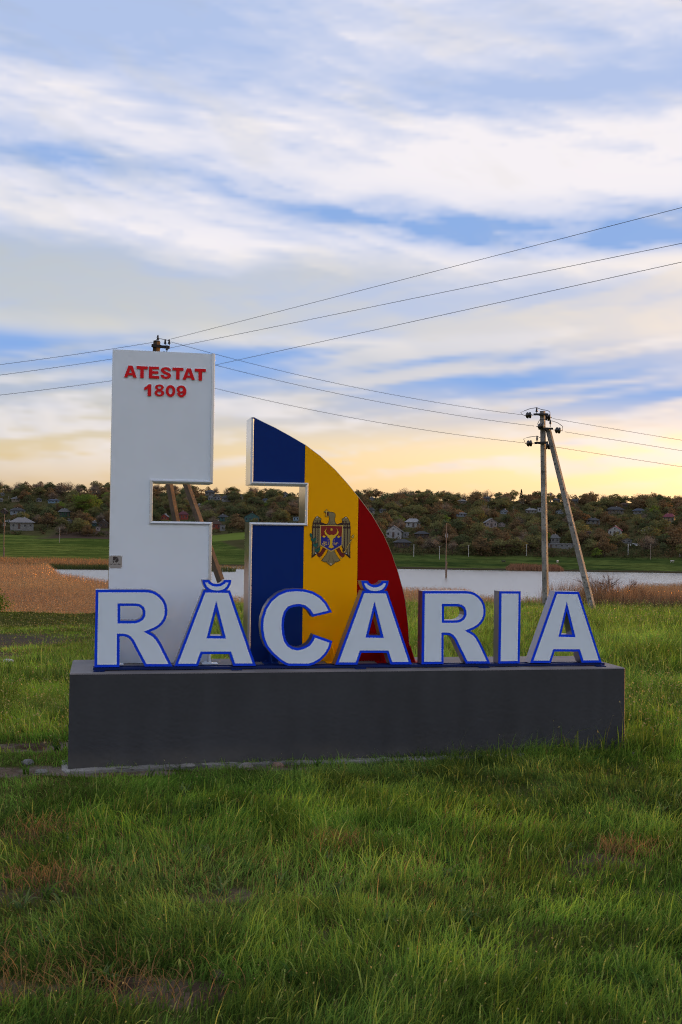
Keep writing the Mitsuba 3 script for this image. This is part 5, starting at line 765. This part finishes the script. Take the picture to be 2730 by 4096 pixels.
# ------------------------------------------------------------------ meadow grass
def nz(x, y, s, seed, o=3): return meshkit.fbm(np.stack([x * s, y * s, x * 0], -1), o, seed)
def in_plinth(x, y, pad=.0):
    lx, ly = (x + 1.7777) * .97929 + (y - 7.571) * .20246, -(x + 1.7777) * .20246 + (y - 7.571) * .97929
    return (lx > -pad) & (lx < PW + pad) & (ly > -pad) & (ly < PD + pad)
def grass():
    r = np.random.default_rng(55); P = []
    for y0, y1, dens, nseg, hm, wm in ((2.4, 5.0, 8200, 3, .054, .0048), (5.0, 8.2, 6200, 3, .058, .0054), (8.2, 14, 2400, 2, .092, .0085), (14, 25, 680, 2, .16, .012), (25, 50, 230, 1, .19, .022)):
        wmax = .325 * y1 + 1.2; N = int(dens * 2 * wmax * (y1 - y0)); y = r.uniform(y0, y1, N); x = r.uniform(-wmax, wmax, N)
        ok = np.abs(x) < .325 * y + 1.1; x, y = x[ok], y[ok]; ok = ~in_plinth(x, y, -.004); x, y = x[ok], y[ok]
        d = np.clip(dirt(x, y, np), 0, 1); cl = nz(x, y, 1.6, 61); tuft = nz(x, y, 5.5, 62, 2)
        pr = np.clip(1.15 - 1.12 * d, .03, 1) * np.clip(.35 + 1.3 * tuft, 0, 1); ok = r.uniform(size=len(x)) < pr; x, y, d, cl, tuft = x[ok], y[ok], d[ok], cl[ok], tuft[ok]; n = len(x)
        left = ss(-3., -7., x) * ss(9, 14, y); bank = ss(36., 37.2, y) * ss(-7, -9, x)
        dry = np.clip((nz(x, y, .55, 63) - .50) * 2.6 - .02 + .55 * d + .3 * ss(-.6, -1.6, x) * ss(8, 5, y) + .5 * left * ss(.45, .6, nz(x, y, .3, 64)) - .25 * ss(.6, 1.6, x), 0, 1)
        dryb = r.uniform(size=n) < .02 + .34 * dry ** 1.5
        h = hm * np.exp(r.normal(0, .38, n)) * (.25 + 1.5 * np.clip(.5 * cl + .5 * tuft, 0, 1)) * (1 - .55 * d) * (1 - .35 * bank)
        lx, ly = (x + 1.7777) * .97929 + (y - 7.571) * .20246, -(x + 1.7777) * .20246 + (y - 7.571) * .97929
        h *= 1 - .62 * left * ss(12, 17, y); h = np.where(dryb, h * .8, h)
        h *= 1 - .35 * ss(.7, .1, np.abs(ly + .15)) * ss(2.6, 1.9, lx)
        h *= 1 + .75 * ss(.35, .02, np.abs(ly + .12)) * ss(2.3, 3.2, lx) * ss(4.6, 4.1, lx)
        g0, g1, g2 = np.array([.082, .176, .026]), np.array([.212, .358, .046]), np.array([.125, .195, .058])
        k = np.clip(nz(x, y, 2.2, 65) * 1.6 - .3 + r.normal(0, .2, n), 0, 1)[:, None]; k2 = np.clip(nz(x, y, .8, 66) * 2.2 - .75, 0, 1)[:, None]
        col = (g0 * (1 - k) + g1 * k) * (1 - .5 * k2) + g2 * .5 * k2
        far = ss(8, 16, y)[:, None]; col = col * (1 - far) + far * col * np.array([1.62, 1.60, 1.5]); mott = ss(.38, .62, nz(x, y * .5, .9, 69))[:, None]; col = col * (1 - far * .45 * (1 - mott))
        col = col * (1 - .50 * bank[:, None]) * (1 - .25 * left[:, None] * ss(20, 26, y)[:, None])  # shade on the near face of the bank is put into the blade colour
        dc = np.array([.34, .215, .085])[None] * r.uniform(.6, 1.25, (n, 1)); col = np.where(dryb[:, None], dc, col) * r.uniform(.72, 1.28, (n, 1)) * (.60 + .75 * ss(.3, .7, nz(x, y, 3.6, 68, 3)))[:, None]
        lite = (r.uniform(size=n) < .06) & ~dryb & (d < .4); col[lite] = np.array([.33, .42, .10]) * r.uniform(.75, 1.2, (lite.sum(), 1))
        az = 6.28 * nz(x, y, .9, 67, 2) * 1.6 + r.normal(0, 1.1, n)
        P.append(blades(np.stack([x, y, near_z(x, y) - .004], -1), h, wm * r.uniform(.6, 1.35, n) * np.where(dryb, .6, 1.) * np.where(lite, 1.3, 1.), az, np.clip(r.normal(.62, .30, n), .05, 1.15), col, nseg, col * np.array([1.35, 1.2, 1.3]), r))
        # flowering stems with pale heads
        m = r.uniform(size=n) < (.012 if y0 < 8 else .055 if y0 < 20 else .07); xs_, ys_ = x[m], y[m]; q = m.sum(); hh = np.clip(h[m] * r.uniform(1.3, 1.9, q), .05, .42); rt_ = np.stack([xs_, ys_, near_z(xs_, ys_)], -1)
        aa = r.uniform(0, 6.28, q); bb = r.uniform(.1, .5, q); sc = np.array([.17, .19, .06])[None] * r.uniform(.7, 1.3, (q, 1)); w_ = np.full(q, wm * .35)
        P.append(blades(rt_, hh, w_, aa, bb, sc, nseg, r=r))
        tip = rt_ + np.stack([np.cos(aa) * bb * hh, np.sin(aa) * bb * hh, hh * np.sqrt(1 - .7 * bb ** 2)], -1); v, f, c = leaves(tip, (.0045 if y0 < 8 else .010 if y0 < 20 else .02), (1, 1, 1), r); hc = np.where(r.uniform(size=(q, 1)) < .75, np.array([[.30, .30, .15]]), np.array([[.40, .36, .16]]))
        P.append((v, f, c * np.repeat(hc, 4, 0)))
    # rosettes of broad-leaved weeds
    for i in range(130):
        cy = r.uniform(3.7, 10.5); cx = r.uniform(-.31, .31) * cy; nn = int(r.integers(6, 12))
        if in_plinth(np.array([cx]), np.array([cy]), .06)[0]: continue
        x = cx + r.normal(0, .012, nn); y = cy + r.normal(0, .012, nn); tone = np.array([(.075, .15, .035), (.13, .20, .075), (.10, .19, .03)])[i % 3]
        P.append(blades(np.stack([x, y, near_z(x, y)], -1), r.uniform(.05, .10, nn), r.uniform(.010, .018, nn), r.uniform(0, 6.28, nn), r.uniform(.5, 1.1, nn), tone[None] * r.uniform(.8, 1.25, (nn, 1)), 3, r=r))
    # a few dead tufts
    for cx, cy, s, nn in ((-.02, 5.78, .075, 380), (1.43, 5.65, .08, 320), (-1.32, 5.2, .12, 260), (-1.3, 4.05, .2, 420), (-.75, 4.1, .25, 420), (-1.55, 6.0, .14, 240)):
        x = r.normal(cx, s, nn); y = r.normal(cy, s * .8, nn); P.append(blades(np.stack([x, y, near_z(x, y)], -1), r.uniform(.04, .12, nn), np.full(nn, .004), r.uniform(0, 6.28, nn), r.uniform(.4, 1.2, nn), np.array([.33, .20, .085])[None] * r.uniform(.6, 1.3, (nn, 1)), 3, r=r))
    return merge(P)
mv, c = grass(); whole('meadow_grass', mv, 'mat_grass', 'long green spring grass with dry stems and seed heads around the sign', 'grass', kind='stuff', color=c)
print('grass tris', len(mv[1]))
def dry_weeds():
    r = np.random.default_rng(77); n = 26000; y = r.uniform(43.5, 53, n); x = r.uniform(.16, .36, n) * y
    e = ss(.17, .205, x / y); ok = r.uniform(size=n) < e * (.35 + nz(x, y, .35, 78)); x, y = x[ok], y[ok]; n = len(x); h = r.uniform(.25, .8, n) * (.5 + nz(x, y, .3, 79)) * (1 + .5 * ss(.30, .22, x / y))
    col = np.where(r.uniform(size=(n, 1)) < .8, np.array([[.24, .155, .095]]), np.array([[.36, .25, .14]])) * r.uniform(.6, 1.3, (n, 1))
    return merge([blades(np.stack([x, y, near_z(x, y) - .02], -1), h, np.full(n, .014), r.uniform(0, 6.28, n), r.uniform(.05, .5, n), col, 2, r=r)])
mv, c = dry_weeds(); whole('dry_weeds', mv, 'mat_grass', 'reddish brown dry weeds at the meadow edge on the right', 'weeds', kind='stuff', color=c)
# bare shrubs beside the leaning brace
def shrub(x, y, hgt, seed, lab):
    r = np.random.default_rng(seed); ms = []; z = float(near_z(x, y))
    k = thing('bare_shrub', lab, 'shrub'); ends = []
    def grow(p, d, l, rad, lev):
        q = p + d * l * .5 + r.normal(0, .02, 3) * l; e = p + d * l + r.normal(0, .06, 3) * l; ms.append(tube([p, q, e], [rad, rad * .8, rad * .55], 4))
        if lev == 0: ends.append((e, d)); return
        for i in range(3):
            nd = d + r.normal(0, .38, 3); nd[2] = abs(nd[2]) * .9 + .12; nd /= np.linalg.norm(nd); grow(p + (e - p) * r.uniform(.45, 1), nd, l * r.uniform(.55, .8), rad * .55, lev - 1)
    for i in range(3 + seed % 2):
        a = r.uniform(0, 6.28); d = np.array([.35 * math.cos(a), .35 * math.sin(a), 1.]); grow(np.array([x + .08 * math.cos(a), y + .08 * math.sin(a), z - .05]), d / np.linalg.norm(d), hgt * .45, .022, 3)
    m = cat_(ms); part(k, 'branches', m, 'mat_foliage', color=vcol(m, (.10, .075, .06)))
    p0 = np.array([e for e, _ in ends]); p0 = np.repeat(p0, 4, 0); p1 = p0 + np.repeat(np.array([d for _, d in ends]), 4, 0) * hgt * .14 + r.normal(0, hgt * .05, (len(p0), 3)); v, f, c = twigs(p0, p1, .006, (.13, .09, .07), r)
    part(k, 'twigs', (v, f), 'mat_foliage', color=c, kind='stuff')
shrub(10.2, 45.6, 1.45, 3, 'bare brown shrub just right of the foot of the leaning brace'); shrub(11.2, 46.0, 1.35, 4, 'bare brown shrub, second right of the leaning brace'); shrub(12.3, 46.4, .9, 7, 'low bare shrub, third right of the leaning brace')
# green bush cut by the left edge
r_ = np.random.default_rng(9); bk = thing('green_bush', 'green bush cut off by the left edge of the photo, in front of the reeds', 'bush'); bxx, byy = -12.9, 42.6; bz = float(near_z(bxx, byy))
dd = r_.normal(size=(1500, 3)); dd /= np.linalg.norm(dd, axis=1, keepdims=True); C3 = np.array([bxx, byy, bz + .32]) + dd * np.array([.72, .6, .55]) * r_.uniform(.35, 1, (1500, 1)) * (1 + .25 * np.sin(dd[:, :1] * 7))
v, f, c = leaves(C3, .035, (.10, .17, .025), r_); part(bk, 'foliage', (v, f), 'mat_foliage', color=c)
m = cat_([tube([(bxx, byy, bz - .1), (bxx + .1 * k, byy + .05 * k, bz + .3), (bxx + .35 * k, byy, bz + .65)], [.03, .02, .008], 5) for k in (-1, 0, 1)]); part(bk, 'stem', m, 'mat_bark', smooth=True)
# stones and clods
def rock(x, y, s, c, lab, seed, flat=.6):
    m = trimesh.creation.icosphere(subdivisions=3, radius=1.); v = m.vertices; v *= (1 + .55 * (meshkit.fbm(v * 1.3 + seed, 3, seed) - .5) + .12 * (meshkit.noise(v * 6 + seed, seed) - .5))[:, None]; m.vertices = v * np.array([1.25, .9, flat]) * s
    m.apply_transform(trimesh.transformations.rotation_matrix(seed * 1.7, (0, 0, 1))); m.apply_translation((x, y, float(near_z(x, y)) + s * flat * .25))
    cc = vcol(m, c) * (.8 + .4 * meshkit.noise(m.vertices * 40, seed))[:, None]; whole('stone', m, 'mat_village', lab, 'stone', color=cc)
rock(-.415, 4.10, .030, (.085, .06, .05), 'brown clod of earth in the bare patch at the lower left', 1)
rock(-1.93, 7.50, .035, (.17, .165, .155), 'pale stone in front of the left corner of the plinth', 4); rock(-2.1, 7.78, .04, (.14, .135, .13), 'grey stone beside the left end of the plinth', 5)
rock(-.62, 7.70, .045, (.20, .185, .175), 'pale lump of mortar in front of the plinth below the gap of pylon and flag', 6, .6); rock(-.40, 7.74, .04, (.20, .12, .10), 'reddish lump of mortar in front of the plinth', 7)
rock(-5.5, 19.1, .085, (.55, .55, .53), 'white lump standing in for litter on the bare ground at the left edge', 9, .5); rock(2.13, 8.22, .03, (.24, .2, .19), 'small stone at the right corner of the plinth', 10)  # the white lump on the bare ground stands in for litter
